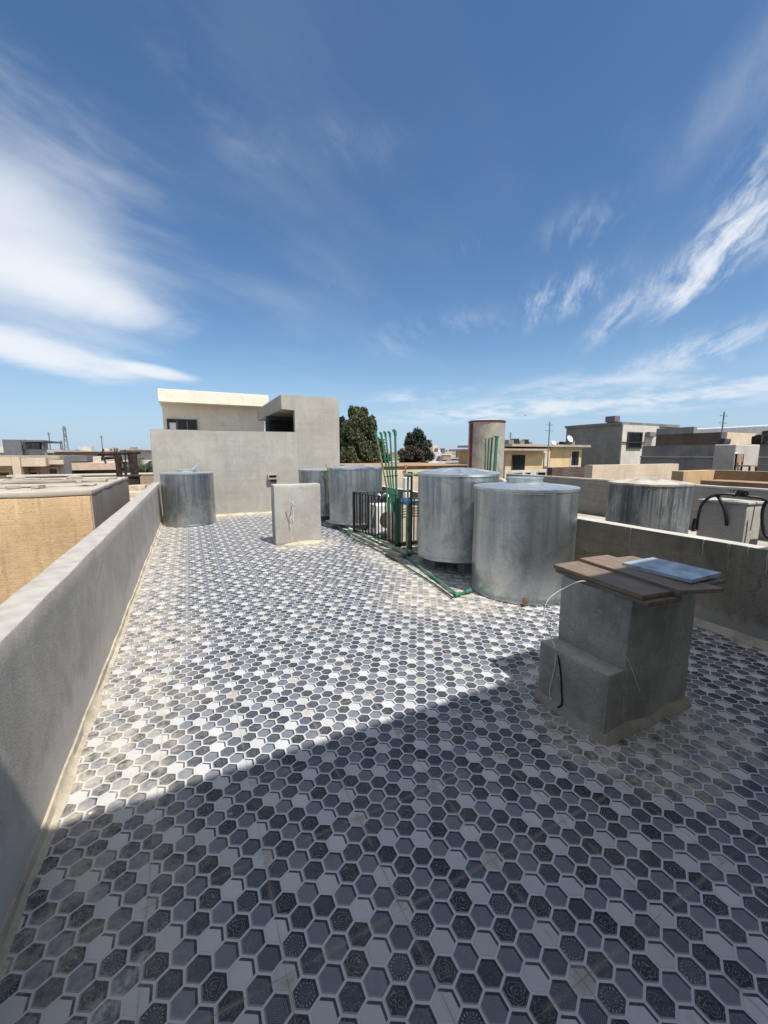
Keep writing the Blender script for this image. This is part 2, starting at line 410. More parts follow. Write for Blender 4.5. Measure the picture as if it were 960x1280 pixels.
def tag(o, label, cat, group=None, kind=None):
    if label: o['label'] = label
    if cat: o['category'] = cat
    if group: o['group'] = group
    if kind: o['kind'] = kind
    return o
def thing(name, label, cat, loc=(0, 0, 0), rz=0.0, group=None):
    o = bpy.data.objects.new(name, None); COL.objects.link(o); o.empty_display_size = .1
    o.location = loc; o.rotation_euler = (0, 0, rz)
    return tag(o, label, cat, group)
def copy_tree(o, loc, rz=0.0, label=None):
    r = o.copy(); COL.objects.link(r); r.location = loc; r.rotation_euler = (0, 0, rz)
    if label: r['label'] = label
    for ch in list(o.children):
        c = ch.copy(); COL.objects.link(c); c.parent = r
        for gch in ch.children:
            d = gch.copy(); COL.objects.link(d); d.parent = c
    return r

# ---------------------------------------------------------------- ground and our own roof
gm, gg = material('ground_dust')
_o = gg.obj(); _n = gg.noise(_o, .02, 6, .6)
gg.out(gg.mix(_n, (.20, .17, .13), (.34, .29, .22)), .95, 0, None, .2)
g0 = MB(); g0.box(-4000, 4000, -4000, 4000, -7.4, -7.0)
tag(g0.build('ground', 'ground_dust'), None, None, kind='structure')

TONES = {'W': (.44, 0), 'M': (.155, 0), 'm': (.10, 3), 'D': (.052, 0), 'K': (.022, 5), 'F': (.045, 4), 'f': (.09, 4), 'A': (.042, 1), 'S': (.020, 2), 'C': (.062, 3)}
TILE = ["WFmKf", "AMSWC", "WFDMf", "SMWSM", "KWFMA", "AMSWC"]      # one printed 40 cm tile: six rows of five hexagons
def tiled_floor():
    X0, Y0, w, h = .172, .233, .08, .4 / 6
    verts, faces, uvs, tone, pat, seed = [], [], [], [], [], []
    j0, j1 = int((-.25 - Y0) / h) - 1, int((11.02 - Y0) / h)
    hx = [(math.cos(R(90 + 60 * k)), math.sin(R(90 + 60 * k))) for k in range(6)]
    for j in range(j0, j1 + 1):
        off = .5 * (j % 2)
        i0, i1 = int(math.floor((-.68 - X0) / w - off)), int(math.ceil((4.24 - X0) / w - off))
        for i in range(i0, i1 + 1):
            cx, cy = X0 + w * (i + off), Y0 + h * j
            b = len(verts)
            for (c, s_) in hx:
                verts.append((cx + c * w / 2 / .8660254, cy + s_ * h * 2 / 3, 0.0)); uvs.append((c / .8660254, s_ / .8660254))
            faces.append(tuple(range(b, b + 6)))
            k = TILE[j % 6][i % 5]; ti, tj = i // 5, j // 6
            r = random.Random(ti * 131 + tj * 977 + 5).random()
            t, p = TONES[k]
            tone.append(t * (0.94 + .12 * r) * (1 + .16 * (random.Random(i * 7919 + j * 104729).random() - .5))); pat.append(float(p)); seed.append((i % 5) + 10 * (j % 6) + .37)
    me = bpy.data.meshes.new('roof_floor'); me.from_pydata(verts, [], faces)
    uv = me.uv_layers.new(name='cell'); uv.data.foreach_set('uv', np.array(uvs, dtype=np.float32).ravel())
    for nm, arr in (('tone', tone), ('pat', pat), ('seed', seed)):
        me.attributes.new(nm, 'FLOAT', 'FACE').data.foreach_set('value', np.array(arr, dtype=np.float32))
    me.materials.append(MATS['hexagon_print_tile'])
    o = bpy.data.objects.new('roof_floor', me); COL.objects.link(o)
    tag(o, None, None, kind='structure')
tiled_floor()
tag(MB().box(-.79, 4.35, -4.2, 11.0, -6.98, -.012).build('roof_slab', 'grey_render'), None, None, kind='structure')

def fillet(x, y0, y1, side, w, h, name, parent, mat='sandy_mortar', axis='y'):
    """uneven mortar cove run along the foot of a wall"""
    b = bmesh.new(); n = int((y1 - y0) / .05); prev = None
    for k in range(n + 1):
        t = y0 + (y1 - y0) * k / n
        ww = w * (1 + .55 * mnoise.noise(Vector((t * 2.3, x, 1))) + .35 * mnoise.noise(Vector((t * 9, x, 5)))); hh = h * (1 + .5 * mnoise.noise(Vector((t * 3.1, x, 9))))
        prof = [(-.01, 0.001), (ww, .001), (ww * .45, hh * .28), (0.012, hh), (-.01, hh)]
        ring = []
        for (a, z) in prof:
            p = (x + side * a, t, z) if axis == 'y' else (t, x + side * a, z)
            ring.append(b.verts.new(p))
        if prev:
            for q in range(5): b.faces.new((prev[q], prev[(q + 1) % 5], ring[(q + 1) % 5], ring[q]))
        prev = ring
    m = MB(); m.bm.free(); m.bm = b
    return m.build(name, mat, parent, smooth=50)

# left parapet
lp = thing('parapet_wall', 'long low grey cement parapet beside the yellow neighbouring block, with sandy foot', 'wall', (-.72, 5, 0))
def P0(th): return th                                            # parts are modelled in world metres, then shifted to their thing
def shift(o, th):
    o.location = Vector(o.location) - th.location; return o
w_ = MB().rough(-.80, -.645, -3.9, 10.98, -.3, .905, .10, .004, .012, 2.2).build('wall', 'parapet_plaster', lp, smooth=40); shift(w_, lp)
w_ = fillet(-.645, -.2, 10.95, 1, .042, .045, 'mortar_fillet', lp); shift(w_, lp)
# right parapet
rp = thing('parapet_wall', 'brown stained parapet with pale top behind the covered masonry plinth', 'wall', (4.28, 5, 0))
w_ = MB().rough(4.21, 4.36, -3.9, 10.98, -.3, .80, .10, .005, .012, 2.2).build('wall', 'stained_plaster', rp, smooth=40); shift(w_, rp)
w_ = fillet(4.21, -.2, 10.9, -1, .09, .05, 'mortar_fillet', rp); shift(w_, rp)
dm = MB()
for k in range(9):
    y = rng.uniform(1.2, 2.5) if k < 7 else rng.uniform(2.6, 3.2); l = rng.uniform(.05, .28); ww = rng.uniform(.003, .006)
    dm.tube([(4.208, y, .795), (4.2085, y + .006, .795 - l * .4), (4.2085, y - .003, .795 - l * .7), (4.209, y, .795 - l)], [ww, ww * .8, ww * .6, ww * .4], 6)
shift(dm.build('limewash_drip', 'lime_mark', rp), rp)
# stair house the photographer stands in front of (its shadow falls over the near floor)
sh = thing('stair_house', 'cream stair house rising behind the viewer, shading the near floor', 'building', (2, -2.2, 0))
shift(MB().box(-.79, 6.5, -4.1, -.26, -.01, 4.2).build('wall', 'cream_paint', sh), sh)  # unseen wall kept cream to bounce light into the near shade
shift(MB().box(-.82, 6.53, -4.13, -.235, 4.2, 4.385).build('roof', 'cap_plaster', sh), sh)
d_ = shift(MB().box(.2, 1.15, -.262, -.245, .02, 2.1).build('door', 'dark_trim', sh), sh)
MB().tube([(1.05, -.245, 1.0), (1.05, -.2, 1.0), (.93, -.2, 1.0)], .01).build('handle', 'brass', d_)

# ---------------------------------------------------------------- far grey wall, its stair opening and the cream house
fw = thing('grey_building', 'grey rendered building with slab overhang and dark opening at the end of the roof', 'building', (1.6, 11.5, 0))
def part(th, mb, name, mat, smooth=None): return shift(mb.build(name, mat, th, smooth), th)
lw = [(-.77, -6.9), (3.93, -6.9), (3.93, 3.14), (2.31, 3.14), (2.31, 2.755), (2.672, 2.755), (2.672, 2.16), (-.77, 2.16)]
lm = MB(); lm.prism(lw, 0, .16)
for v in lm.bm.verts: v.co = Vector((v.co.x, 11.16 - v.co.z, v.co.y))
bmesh.ops.bevel(lm.bm, geom=lm.bm.edges[:], offset=.01, segments=2, affect='EDGES')
part(fw, lm, 'wall', 'far_wall_render', 40)
part(fw, MB().box(2.31, 3.93, 11.162, 15.1, 2.755, 3.14), 'roof_slab', 'far_wall_render')
part(fw, MB().box(3.3, 3.45, 11.17, 15.0, 1.0, 2.75), 'wall', 'grey_render')
part(fw, MB().box(3.78, 3.92, 11.17, 15.0, -6.9, 2.75), 'wall', 'grey_render')
wd = part(fw, MB().box(2.22, 3.29, 12.9, 13.0, 1.02, 2.74), 'door', 'dark_trim')
pn = MB().box(2.32, 3.2, 12.885, 12.897, 1.6, 2.62).build('pane', 'dark_glass', wd)
part(fw, MB().box(-.76, 2.68, 11.17, 15.0, -6.9, 1.0), 'roof', 'roof_screed')
fb = part(fw, fillet(11.0, -.6, 3.9, -1, .07, .05, 'mortar_fillet', None, axis='x') and MB().box(1.9, 1.96, 10.985, 11.0, .93, 1.0), 'outlet_box', 'grey_panel')
for o in list(COL.objects):
    if o.name.startswith('mortar_fillet') and o.parent is None: o.parent = fw; o.location = -fw.location
t_ = thing('wall_spout', 'small grey square spout box with dark mouth on the far wall above the pier', 'spout', (2.0, 10.99, .93))
m_ = MB(); m_.box(-.13, .13, -.10, .0, -.02, .02, .004); m_.box(-.13, -.09, -.10, 0, .02, .11, .004); m_.box(.09, .13, -.10, 0, .02, .11, .004); m_.box(-.09, .09, -.10, 0, .085, .11, .004)
m_.build('casing', 'shaft_render', t_); MB().box(-.088, .088, -.03, -.001, .021, .084).build('mouth', 'dark_trim', t_)
MB().box(-.05, .09, -.06, -.02, -.09, -.021).build('bracket', 'dark_trim', t_)

ch = thing('cream_house', 'cream painted house with deep roof band and dark window behind the grey building', 'house', (1.05, 16, -7))
part(ch, MB().box(-.72, 2.8, 16.55, 22, -7, 3.36), 'wall', 'cream_paint')
part(ch, MB().box(-.79, 2.9, 16.0, 22.2, 3.36, 3.79, .01), 'roof_band', 'cream_paint')
def window(th, axis, a0, a1, plane, z0, z1, fr='dark_trim', pane='dark_glass', bars=0, t=.06, proud=.06):
    f = MB()
    def bx(u0, u1, w0, w1, p0, p1):
        if axis == 'y': f.box(u0, u1, plane - p1, plane - p0, w0, w1)
        else: f.box(plane - p1, plane - p0, u0, u1, w0, w1)
    bx(a0, a1, z0, z0 + t, 0, proud); bx(a0, a1, z1 - t, z1, 0, proud); bx(a0, a0 + t, z0 + t, z1 - t, 0, proud); bx(a1 - t, a1, z0 + t, z1 - t, 0, proud)
    fo = part(th, f, 'window', fr)
    p = MB()
    if axis == 'y': p.box(a0 + t, a1 - t, plane - .012, plane - .004, z0 + t, z1 - t)
    else: p.box(plane - .012, plane - .004, a0 + t, a1 - t, z0 + t, z1 - t)
    p.build('pane', pane, fo)
    if bars:
        q = MB()
        nv = bars
        for k in range(1, nv):
            a = a0 + (a1 - a0) * k / nv
            if axis == 'y': q.box(a - .012, a + .012, plane - .05, plane - .03, z0 + t, z1 - t)
            else: q.box(plane - .05, plane - .03, a - .012, a + .012, z0 + t, z1 - t)
        for k in range(1, nv * 2 - 1):
            z = z0 + t + (z1 - z0 - 2 * t) * k / (nv * 2 - 1)
            if axis == 'y': q.box(a0 + t, a1 - t, plane - .075, plane - .052, z - .012, z + .012)
            else: q.box(plane - .075, plane - .052, a0 + t, a1 - t, z - .012, z + .012)
        q.build('grille', 'black_steel', fo)
    return fo
window(ch, 'y', -.60, .38, 16.55, 1.7, 2.83, 'dark_trim')
for o in list(COL.objects):
    if o.name.startswith('window') and o.parent is ch:
        for x in (-.28, .05): MB().box(x - .02, x + .02, 16.50, 16.535, 1.76, 2.77).build('mullion', 'grey_panel', o)
        MB().box(-.53, -.32, 16.53, 16.537, 1.8, 2.7).build('curtain', 'white_sheet', o)
window(ch, 'y', 1.9, 2.5, 16.55, 1.5, 2.3)

# ---------------------------------------------------------------- water tanks
def tank(label, c, r, z0, z1, bodymat, lidmat='galvanised_lid', rise=.06, hatch=True, ribs=0, seed=0.0, wob=.011, wavy=0.0, rot=0.0, valve=None, pipe=False):
    t = thing('water_tank', label, 'water tank', (c[0], c[1], z0), rot, 'galvanised water tanks')
    H = z1 - z0
    prof = [(r - .012, 0), (r, .004), (r + .006, .012), (r + .006, .022), (r, .03)]
    prof += [(r, .03 + (H - .07) * k / 22) for k in range(1, 23)]
    prof += [(r + .007, H - .032), (r + .007, H - .015), (r, H - .008), (r - .006, H)]
    MB().lathe(prof, 72, wob=wob, seed=seed).build('body', bodymat, t, smooth=40)
    sm = MB().box(r - .002, r + .004, -.012, .012, .035, H - .04)
    sm.build('seam', bodymat, t)
    b = bmesh.new(); seg = 72; rings = []
    for q, (rr, z) in enumerate([(r + .012, -.022), (r + .014, .004), (r - .01, .008), (r * .7, rise * .36), (r * .4, rise * .72), (.10, rise), (.0001, rise)]):
        ring = []
        for k in range(seg):
            a = 2 * math.pi * k / seg
            zz = z + (wavy * mnoise.noise(Vector((math.cos(a) * 3 + seed, math.sin(a) * 3, rr))) if rr > .1 else 0)
            if ribs and .1 < rr < r - .005: zz += .016 * max(0, math.cos(ribs * a)) ** 6
            ring.append(b.verts.new((rr * math.cos(a), rr * math.sin(a), H + zz)))
        rings.append(ring)
    for a_, b_ in zip(rings, rings[1:]):
        for k in range(seg): b.faces.new((a_[k], a_[(k + 1) % seg], b_[(k + 1) % seg], b_[k]))
    m = MB(); m.bm.free(); m.bm = b
    lid = m.build('lid', lidmat, t, smooth=30)
    if hatch:
        hm = MB().lathe([(.19, H + rise * .62), (.19, H + rise + .03), (.20, H + rise + .032), (.20, H + rise + .042), (.0001, H + rise + .05)], 32)
        hm.build('hatch', lidmat, lid, smooth=40)
    if valve is not None:
        a = valve; d = Vector((math.cos(a), math.sin(a), 0))
        vm = MB(); vm.tube([d * (r - .01) + Vector((0, 0, .06)), d * (r + .05) + Vector((0, 0, .06))], .016); vm.tube([d * (r + .03) + Vector((0, 0, .05)), d * (r + .055) + Vector((0, 0, .05)) + Vector((0, 0, -.0))], .026)
        vm.build('drain_valve', 'brass', t, smooth=40)
    return t
tA = tank('large front galvanised tank with speckled shiny side and raised round hatch, standing on the floor', (3.435, 3.398), .558, 0, 1.21, 'galvanised_front', seed=.3, valve=math.atan2(-.44, -.36) , rot=0.0)
tB = tank('blotchy dull grey tank on dark blocks, second behind the shiny front tank', (3.395, 4.612), .555, .15, 1.31, 'galvanised_middle', ribs=9, rise=.075, hatch=False, seed=4.4)
tL = tank('lone tank standing in the corner between parapet and far wall, steel strip on its lid', (-.04, 10.123), .54, 0, 1.16, 'galvanised_far', hatch=True, rise=.03, seed=9.1)
tD = tank('tank with buckled uneven lid behind the black railing', (3.24, 8.08), .575, .12, 1.29, 'galvanised_middle', hatch=False, rise=.04, wavy=.05, seed=6.2)
tC = tank('tank next to the far wall, half hidden by the one with a buckled lid', (2.93, 9.62), .54, .1, 1.20, 'galvanised_far', hatch=False, rise=.03, wavy=.02, seed=12.2)
tE = tank('old streaked tank with chalky domed lid behind the right parapet', (6.43, 3.80), .555, 0, 1.14, 'galvanised_old', 'chalky_lid', rise=.075, hatch=False, wavy=.012, seed=15.0)
tF = tank('tank whose lid only just shows above the far grey wall', (1.6, 12.6), .5, 1.0, 2.17, 'galvanised_old', 'galvanised_old', rise=.05, hatch=False, seed=18.0)
s_ = MB(); q0, q1 = on_y(238, 588.5, 9.98), on_y(250, 575, 9.9); d_ = (q1 - q0); s_.tube([q0 - Vector((0, 0, .05)), q0, q0 + d_ * .5, q1], [.012, .02, .024, .018], 6)
tag(s_.build('steel_strip', 'galvanised_lid'), 'bent thin steel strip sticking up from the lid of the corner tank', 'steel strip')
def block(x, y, z, label, dx=.2, dy=.1, dz=.15, mat='dark_render'):
    t = MB().rough(-dx, dx, -dy, dy, 0, dz, .1, .004, .006).build('concrete_block', mat)
    t.location = (x, y, z); return tag(t, label, 'block', 'concrete blocks under the tanks')
block(3.36, 4.24, 0, 'dark concrete block under the front edge of the blotchy tank', .16, .08)
block(3.1, 4.75, 0, 'dark concrete block under the pipe side of the blotchy tank', .08, .16)
block(3.72, 4.8, 0, 'dark concrete block under the parapet side of the blotchy tank', .08, .16)
block(3.08, 7.72, 0, 'dark concrete block under the tank with buckled lid', .2, .1, .12)
block(2.85, 9.3, 0, 'dark concrete block under the tank next to the far wall', .2, .1, .10)

# ---------------------------------------------------------------- pier
pier = thing('masonry_pier', 'plain rendered pier with scratched marks standing alone on the tiled floor', 'pier', (1.69, 7.07, 0))
part(pier, MB().rough(1.28, 2.10, 6.94, 7.22, .0, 1.05, .06, .008, .012, 4), 'shaft', 'pier_render', 40)
fo = MB()
b = bmesh.new()
def mound(cx, cy, rx, ry, h, seed, n=36):
    b = bmesh.new(); rings = []
    for q in range(5):
        f = q / 4; ring = []
        for k in range(n):
            a = 2 * math.pi * k / n; w = 1 + .3 * mnoise.noise(Vector((math.cos(a) * 2 + seed, math.sin(a) * 2, seed)))
            ring.append(b.verts.new((cx + rx * w * (1 - f * .9) * math.cos(a), cy + ry * w * (1 - f * .9) * math.sin(a), .002 + h * f ** .7 * (1 + .4 * mnoise.noise(Vector((a * 2, f * 3, seed)))))))
        rings.append(ring)
    for a_, b_ in zip(rings, rings[1:]):
        for k in range(n): b.faces.new((a_[k], a_[(k + 1) % n], b_[(k + 1) % n], b_[k]))
    b.faces.new(rings[-1])
    m = MB(); m.bm.free(); m.bm = b; return m
part(pier, mound(1.78, 6.92, .40, .13, .04, 3.3), 'mortar_spill', 'sandy_mortar', 50)
def mark(pts, r, mat, nm):
    mm = MB(); mm.tube([on_y(320 + x / 9.6, 590 + y / 9.6, 6.938) for x, y in pts], r * .62, 6); return part(pier, mm, nm, mat)
mark([(430, 400), (415, 500), (395, 570), (405, 620)], .008, 'gouge_mark', 'scratch_mark'); mark([(358, 480), (385, 580), (400, 690), (410, 700)], .010, 'gouge_mark', 'scratch_mark')
mark([(392, 585), (440, 632), (436, 570)], .007, 'gouge_mark', 'scratch_mark')
mark([(398, 330), (430, 365), (468, 402)], .009, 'paint_mark', 'paint_dash'); mark([(442, 410), (449, 500), (447, 590)], .007, 'paint_mark', 'paint_dash'); mark([(410, 560), (432, 520)], .006, 'paint_mark', 'paint_dash')
mark([(434, 780), (436, 850)], .006, 'paint_mark', 'paint_dash'); mark([(455, 335), (440, 370)], .005, 'paint_mark', 'paint_dash')

# ---------------------------------------------------------------- vent plinth with boards
vs = thing('vent_plinth', 'square grey masonry plinth with a lower step, covered by loose boards', 'plinth', (2.35, 1.5, 0))
part(vs, MB().rough(2.10, 2.74, 1.27, 1.73, .0, .80, .05, .006, .012, 5), 'upper_block', 'shaft_render', 40)
part(vs, MB().rough(1.965, 2.11, 1.274, 1.75, .0, .385, .05, .007, .014, 5), 'step', 'shaft_render', 40)
b = bmesh.new(); prev = None; loop = [(1.965, 1.75), (1.965, 1.27), (2.74, 1.27), (2.74, 1.72)]
pts = []
for (p, q) in zip(loop, loop[1:]):
    for k in range(16): pts.append((p[0] + (q[0] - p[0]) * k / 16, p[1] + (q[1] - p[1]) * k / 16))
pts.append(loop[-1])
for i, p in enumerate(pts):
    a = Vector(pts[max(i - 1, 0)]); c = Vector(pts[min(i + 1, len(pts) - 1)]); t = (c - a).normalized(); n = Vector((t.y, -t.x)) 
    w = .032 * (1 + .5 * mnoise.noise(Vector((i * .4, 2, 2)))); h = .05 * (1 + .5 * mnoise.noise(Vector((i * .23, 5, 1))))
    ring = [b.verts.new((p[0] + n.x * o_, p[1] + n.y * o_, z)) for o_, z in ((-.01, .001), (w, .001), (w * .8, h * .4), (.008, h), (-.01, h))]
    if prev:
        for q in range(5): b.faces.new((prev[q], prev[(q + 1) % 5], ring[(q + 1) % 5], ring[q]))
    prev = ring
m = MB(); m.bm.free(); m.bm = b; plaster('dark_mortar', (.37, .325, .26), dark=.7, scale=3, streak=0, bump=.8)
part(vs, m, 'mortar_skirt', 'dark_mortar', 50)
def board(label, pts, z, th, tilt=(0, 0)):
    c = Vector((sum(p[0] for p in pts) / 4, sum(p[1] for p in pts) / 4))
    mb = MB().prism([(p[0] - c.x, p[1] - c.y) for p in pts], 0, th)
    bmesh.ops.bevel(mb.bm, geom=mb.bm.edges[:], offset=.003, segments=2, affect='EDGES')
    o = mb.build('wooden_board', 'brown_board'); o.location = (c.x, c.y, z); o.rotation_euler = (tilt[0], tilt[1], 0)
    return tag(o, label, 'board', 'boards over the plinth')
board('lowest brown board at the left edge of the pile', [(2.045, 1.155), (2.28, 1.125), (2.36, 1.79), (2.125, 1.80)], .805, .024)
board('brown board lying on top of the leftmost bottom one', [(2.045, 1.185), (2.265, 1.16), (2.345, 1.80), (2.115, 1.81)], .832, .024)
board('wide middle brown board with long front corner running under the zinc sheet', [(2.25, 1.12), (2.50, 1.04), (2.60, 1.77), (2.335, 1.79)], .852, .022, (R(.4), 0))
board('brown board mostly hidden under the zinc sheet, nearest the right parapet', [(2.53, 1.13), (2.70, 1.12), (2.765, 1.70), (2.61, 1.72)], .846, .02)
zs = MB().prism([(-.15, -.205), (.14, -.19), (.14, .205), (-.15, .20)], 0, .02)
zo = zs.build('zinc_sheet', 'zinc_sheet'); zo.location = (2.57, 1.345, .878); zo.rotation_euler = (R(-1), R(-1), R(-4))
tag(zo, 'bluish zinc sheet laid on top of the brown boards', 'metal sheet')
def cable(name, label, pts, r, mat):
    return tag(MB().tube(smooth_path(pts, 6), r, 8).build(name, mat, None, 60), label, 'cable')
C = lambda x, y, X: tuple(on_x(x, y, X))
cable('white_cable', 'thin white cable hanging from under the boards down over the plinth step', [C(735, 727, 2.10), C(724, 727, 2.045), C(706, 735, 2.03), C(690, 745, 1.98), C(682, 756, 1.95), C(680, 768, 1.95), C(685, 785, 1.97), C(690, 800, 1.99), C(694, 812, 1.975), C(694, 830, 1.965), C(690, 850, 1.962), C(687, 866, 1.962), C(692, 880, 1.955), C(699, 884, 1.945)], .0032, 'white_plastic')
cable('black_cable', 'short black cable drooping down the plinth step', [C(696, 815, 1.985), C(698, 822, 1.965), C(701, 845, 1.963), C(702, 865, 1.962), C(702, 880, 1.95), C(697, 884, 1.94)], .0055, 'black_rubber')
cable('thin_wire', 'thin stiff wire sticking out from the left face of the plinth', [C(701, 773, 2.055), C(694, 777, 2.03), C(688, 781, 1.99)], .003, 'white_plastic')
m_ = MB().tube([on_y(784, 822, 1.262), on_y(793, 845, 1.262), on_y(800, 866, 1.262)], .0022, 6)
part(vs, m_, 'scratch_mark', 'paint_mark')

# ---------------------------------------------------------------- railing, cooler, pipes
rl = thing('metal_railing', 'black metal railing with vertical bars round the cooler enclosure', 'railing', (3.1, 6.4, 0))
A_, B_, D_ = Vector((2.87, 7.26, 0)), Vector((3.07, 5.85, 0)), Vector((3.75, 5.85, 0)); E_ = Vector((3.75, 7.26, 0))
def rail(p, q, z, r=.014):
    part(rl, MB().tube([p + Vector((0, 0, z)), q + Vector((0, 0, z))], r, 6), 'rail', 'black_steel')
for p, q in ((A_, B_), (B_, D_), (A_, E_)):
    for z in (.835, .09): rail(p, q, z)
for p in (A_, B_, D_, E_): part(rl, MB().box(p.x - .022, p.x + .022, p.y - .022, p.y + .022, .0, .85), 'post', 'black_steel')
def bars(p, q, n):
    for k in range(1, n):
        c = p.lerp(q, k / n); part(rl, MB().box(c.x - .009, c.x + .009, c.y - .009, c.y + .009, .10, .825), 'bar', 'black_steel')
bars(A_, B_, 13); bars(B_, D_, 6); bars(A_, E_, 6)
cu = MB().rough(2.80, 3.06, 5.3, 8.9, .002, .05, .1, .008, .008)
tag(cu.build('concrete_kerb', 'sandy_mortar', None, 40), 'low uneven mortar kerb under the black railing and green pipes', 'kerb')
ac = thing('air_cooler', 'beige air cooler cabinet behind the bars beside the blotchy tank', 'cooler', (3.42, 6.1, .08), R(3))
MB().box(-.28, .28, -.2, .25, 0, .68, .012).build('cabinet', 'cooler_paint', ac)
lv = MB()
for k in range(4): lv.box(-.24, .24, -.212, -.202, .45 + k * .045, .47 + k * .045)
lv.build('louvre_panel', 'cooler_paint', ac)
MB().box(-.29, .29, -.21, .26, .681, .70, .006).build('top', 'grey_panel', ac)
ac2 = thing('air_cooler', 'white appliance casing with dark fan grille inside the railing near its far post', 'cooler', (3.32, 6.85, .08), R(-4))
MB().box(-.22, .22, -.18, .2, 0, .55, .012).build('cabinet', 'white_plastic', ac2)
fg = MB().lathe([(.15, 0), (.15, .01), (.13, .012), (.0001, .012)], 24)
f_ = fg.build('fan_grille', 'dark_trim', ac2); f_.matrix_local = Matrix.Translation((0, -.182, .28)) @ Matrix.Rotation(R(90), 4, 'X')
MB().box(-.221, -.215, -.1, .12, .1, .45).build('side_panel', 'grey_panel', ac2)
hz = MB().tube(smooth_path([(3.0, 6.9, .10), (3.02, 6.75, .35), (3.03, 6.62, .72), (3.05, 6.5, .86), (3.06, 6.4, .80), (3.07, 6.3, .88), (3.1, 6.2, .83), (3.12, 6.1, .4), (3.1, 6.05, .12)], 6), .016, 8)
tag(hz.build('white_hose', 'white_plastic', None, 60), 'white ribbed hose looped over the black railing', 'hose')
wf = thing('water_filter', 'white water filter housing with blue base beside the blotchy tank', 'filter', (3.02, 5.42, .80))
MB().box(-.05, .05, -.045, .045, .22, .42, .012).build('housing', 'white_plastic', wf)
MB().box(-.04, .04, -.046, .046, .10, .19, .01).build('cartridge', 'white_plastic', wf)
MB().lathe([(.06, 0), (.065, .01), (.065, .07), (.055, .085)], 24).build('base', 'blue_plastic', wf, smooth=40)
MB().box(.051, .075, -.06, .06, -.72, .5).build('bracket', 'black_steel', wf)

# upright green pipes tied in a bunch at the railing corner
tops = [(470.5, 545), (477, 544), (482, 543), (487.5, 543), (494, 541)]
bots = [(484, 612), (487, 612), (489.5, 613), (492, 613), (495.5, 614)]
lab = ['leftmost and most slanted green upright pipe of the bunch, faded yellowish', 'second green upright pipe from the left in the bunch', 'middle green upright pipe of the five in the bunch', 'fourth green upright pipe from the left in the bunch', 'thickest rightmost green upright pipe, tallest of the bunch at the railing corner']
for i, (t, bt) in enumerate(zip(tops, bots)):
    Y = 5.80 + .02 * i
    T = on_y(t[0], t[1], Y); Bm = on_y(bt[0], bt[1], Y); G_ = Vector((Bm.x + .002 * i, Y - .0, .62))
    th = thing('water_pipe', lab[i], 'pipe', (G_.x, Y, 0), 0, 'green upright pipes at the railing')
    r = .0135 if i < 4 else .019
    part(th, MB().tube([G_, Bm, T], r, 10), 'pipe', 'green_pipe_faded' if i == 0 else 'green_pipe', 60)
    el = MB(); el.tube([T - Vector((0, 0, .04)), T + Vector((0, 0, .005)), T + Vector((-.012, 0, .03)), T + Vector((-.035, -.01, .035))], r * 1.45, 10)
    part(th, el, 'elbow_fitting', 'green_pipe', 60)
    jf = G_.lerp(Bm, .82); part(th, MB().tube([jf, jf + Vector((0, 0, .06))], r * 1.45, 10), 'coupling', 'green_pipe', 60)
tie = MB()
for z, dz in ((1.18, 0), (1.36, .02)):
    tie.tube([on_y(481, 596 - (z - 1.18) * 60, 5.79), on_y(497, 594 - (z - 1.18) * 60, 5.86)], .007, 6)
tag(tie.build('pipe_tie', 'dark_green'), 'dark green ties binding the bunch of upright pipes', 'tie')
bp = MB()
for k in range(4): bp.tube([(3.03 + .028 * k, 5.775 + .022 * (k % 2), .03), (3.03 + .028 * k, 5.79 + .02 * (k % 2), .86)], .02, 8)
tag(bp.build('pipe_sleeve', 'dark_green', None, 60), 'dark green bundled pipe sleeve against the railing corner post', 'pipe sleeve')

def pipe_run(label, pts, r, fittings=(), mat='green_pipe', grp='green pipes on the floor', extra=None):
    p0 = Vector(pts[0]); th = thing('water_pipe', label, 'pipe', (p0.x, p0.y, 0), 0, grp)
    part(th, MB().tube([Vector(p) for p in pts], r, 10), 'pipe', mat, 60)
    for i in fittings:
        p = Vector(pts[i]); q = Vector(pts[i + 1] if i + 1 < len(pts) else pts[i - 1]); d = (q - p).normalized() * .05
        part(th, MB().tube([p - d, p + d], r * 1.5, 10), 'elbow_fitting', mat, 60)
    return th
Z = lambda x, y, z=.03: tuple(on_z(x, y, z))
pipe_run('long green floor pipe running from the far tanks past the railing to the front elbow', [Z(418, 651), Z(437, 663, .05), Z(470, 677, .07), Z(500, 690, .06), Z(507, 695), Z(540, 720), Z(572, 743), Z(585, 739)], .015, (4, 5, 6, 7))
pipe_run('second thinner green floor pipe lying outside the long one', [Z(413, 652), Z(432, 668), Z(447, 676), Z(465, 684, .02), Z(500, 703, .02), Z(540, 728, .02), Z(566, 747, .02)], .009, (), 'dark_green')
pipe_run('short green branch pipe leaning from the kerb near the buckled tank', [Z(420, 650), Z(428, 660), Z(438, 668)], .018, (1,))
pipe_run('short green stub pipe from the floor pipe to the foot of the blotchy tank', [Z(506, 694, .04), Z(514, 691, .05), Z(524, 692, .08)], .02, (0, 1))
pipe_run('pale green riser pipe climbing beside the blotchy tank to its rim', [(2.93, 5.22, .03), (2.92, 5.2, .5), (2.91, 5.18, 1.27), (3.0, 5.05, 1.275), (3.03, 4.98, 1.275)], .017, (2, 3), 'green_pipe_faded', 'green riser pipes')
pipe_run('thin green riser pipe standing against the tank with the buckled lid', [Z(417, 650), tuple(on_y(417, 640, 8.6)), tuple(on_y(415, 590, 8.6)), tuple(on_y(418, 583.5, 8.6)), tuple(on_y(430, 583, 8.55))], .013, (2, 3), 'green_pipe_faded', 'green riser pipes')
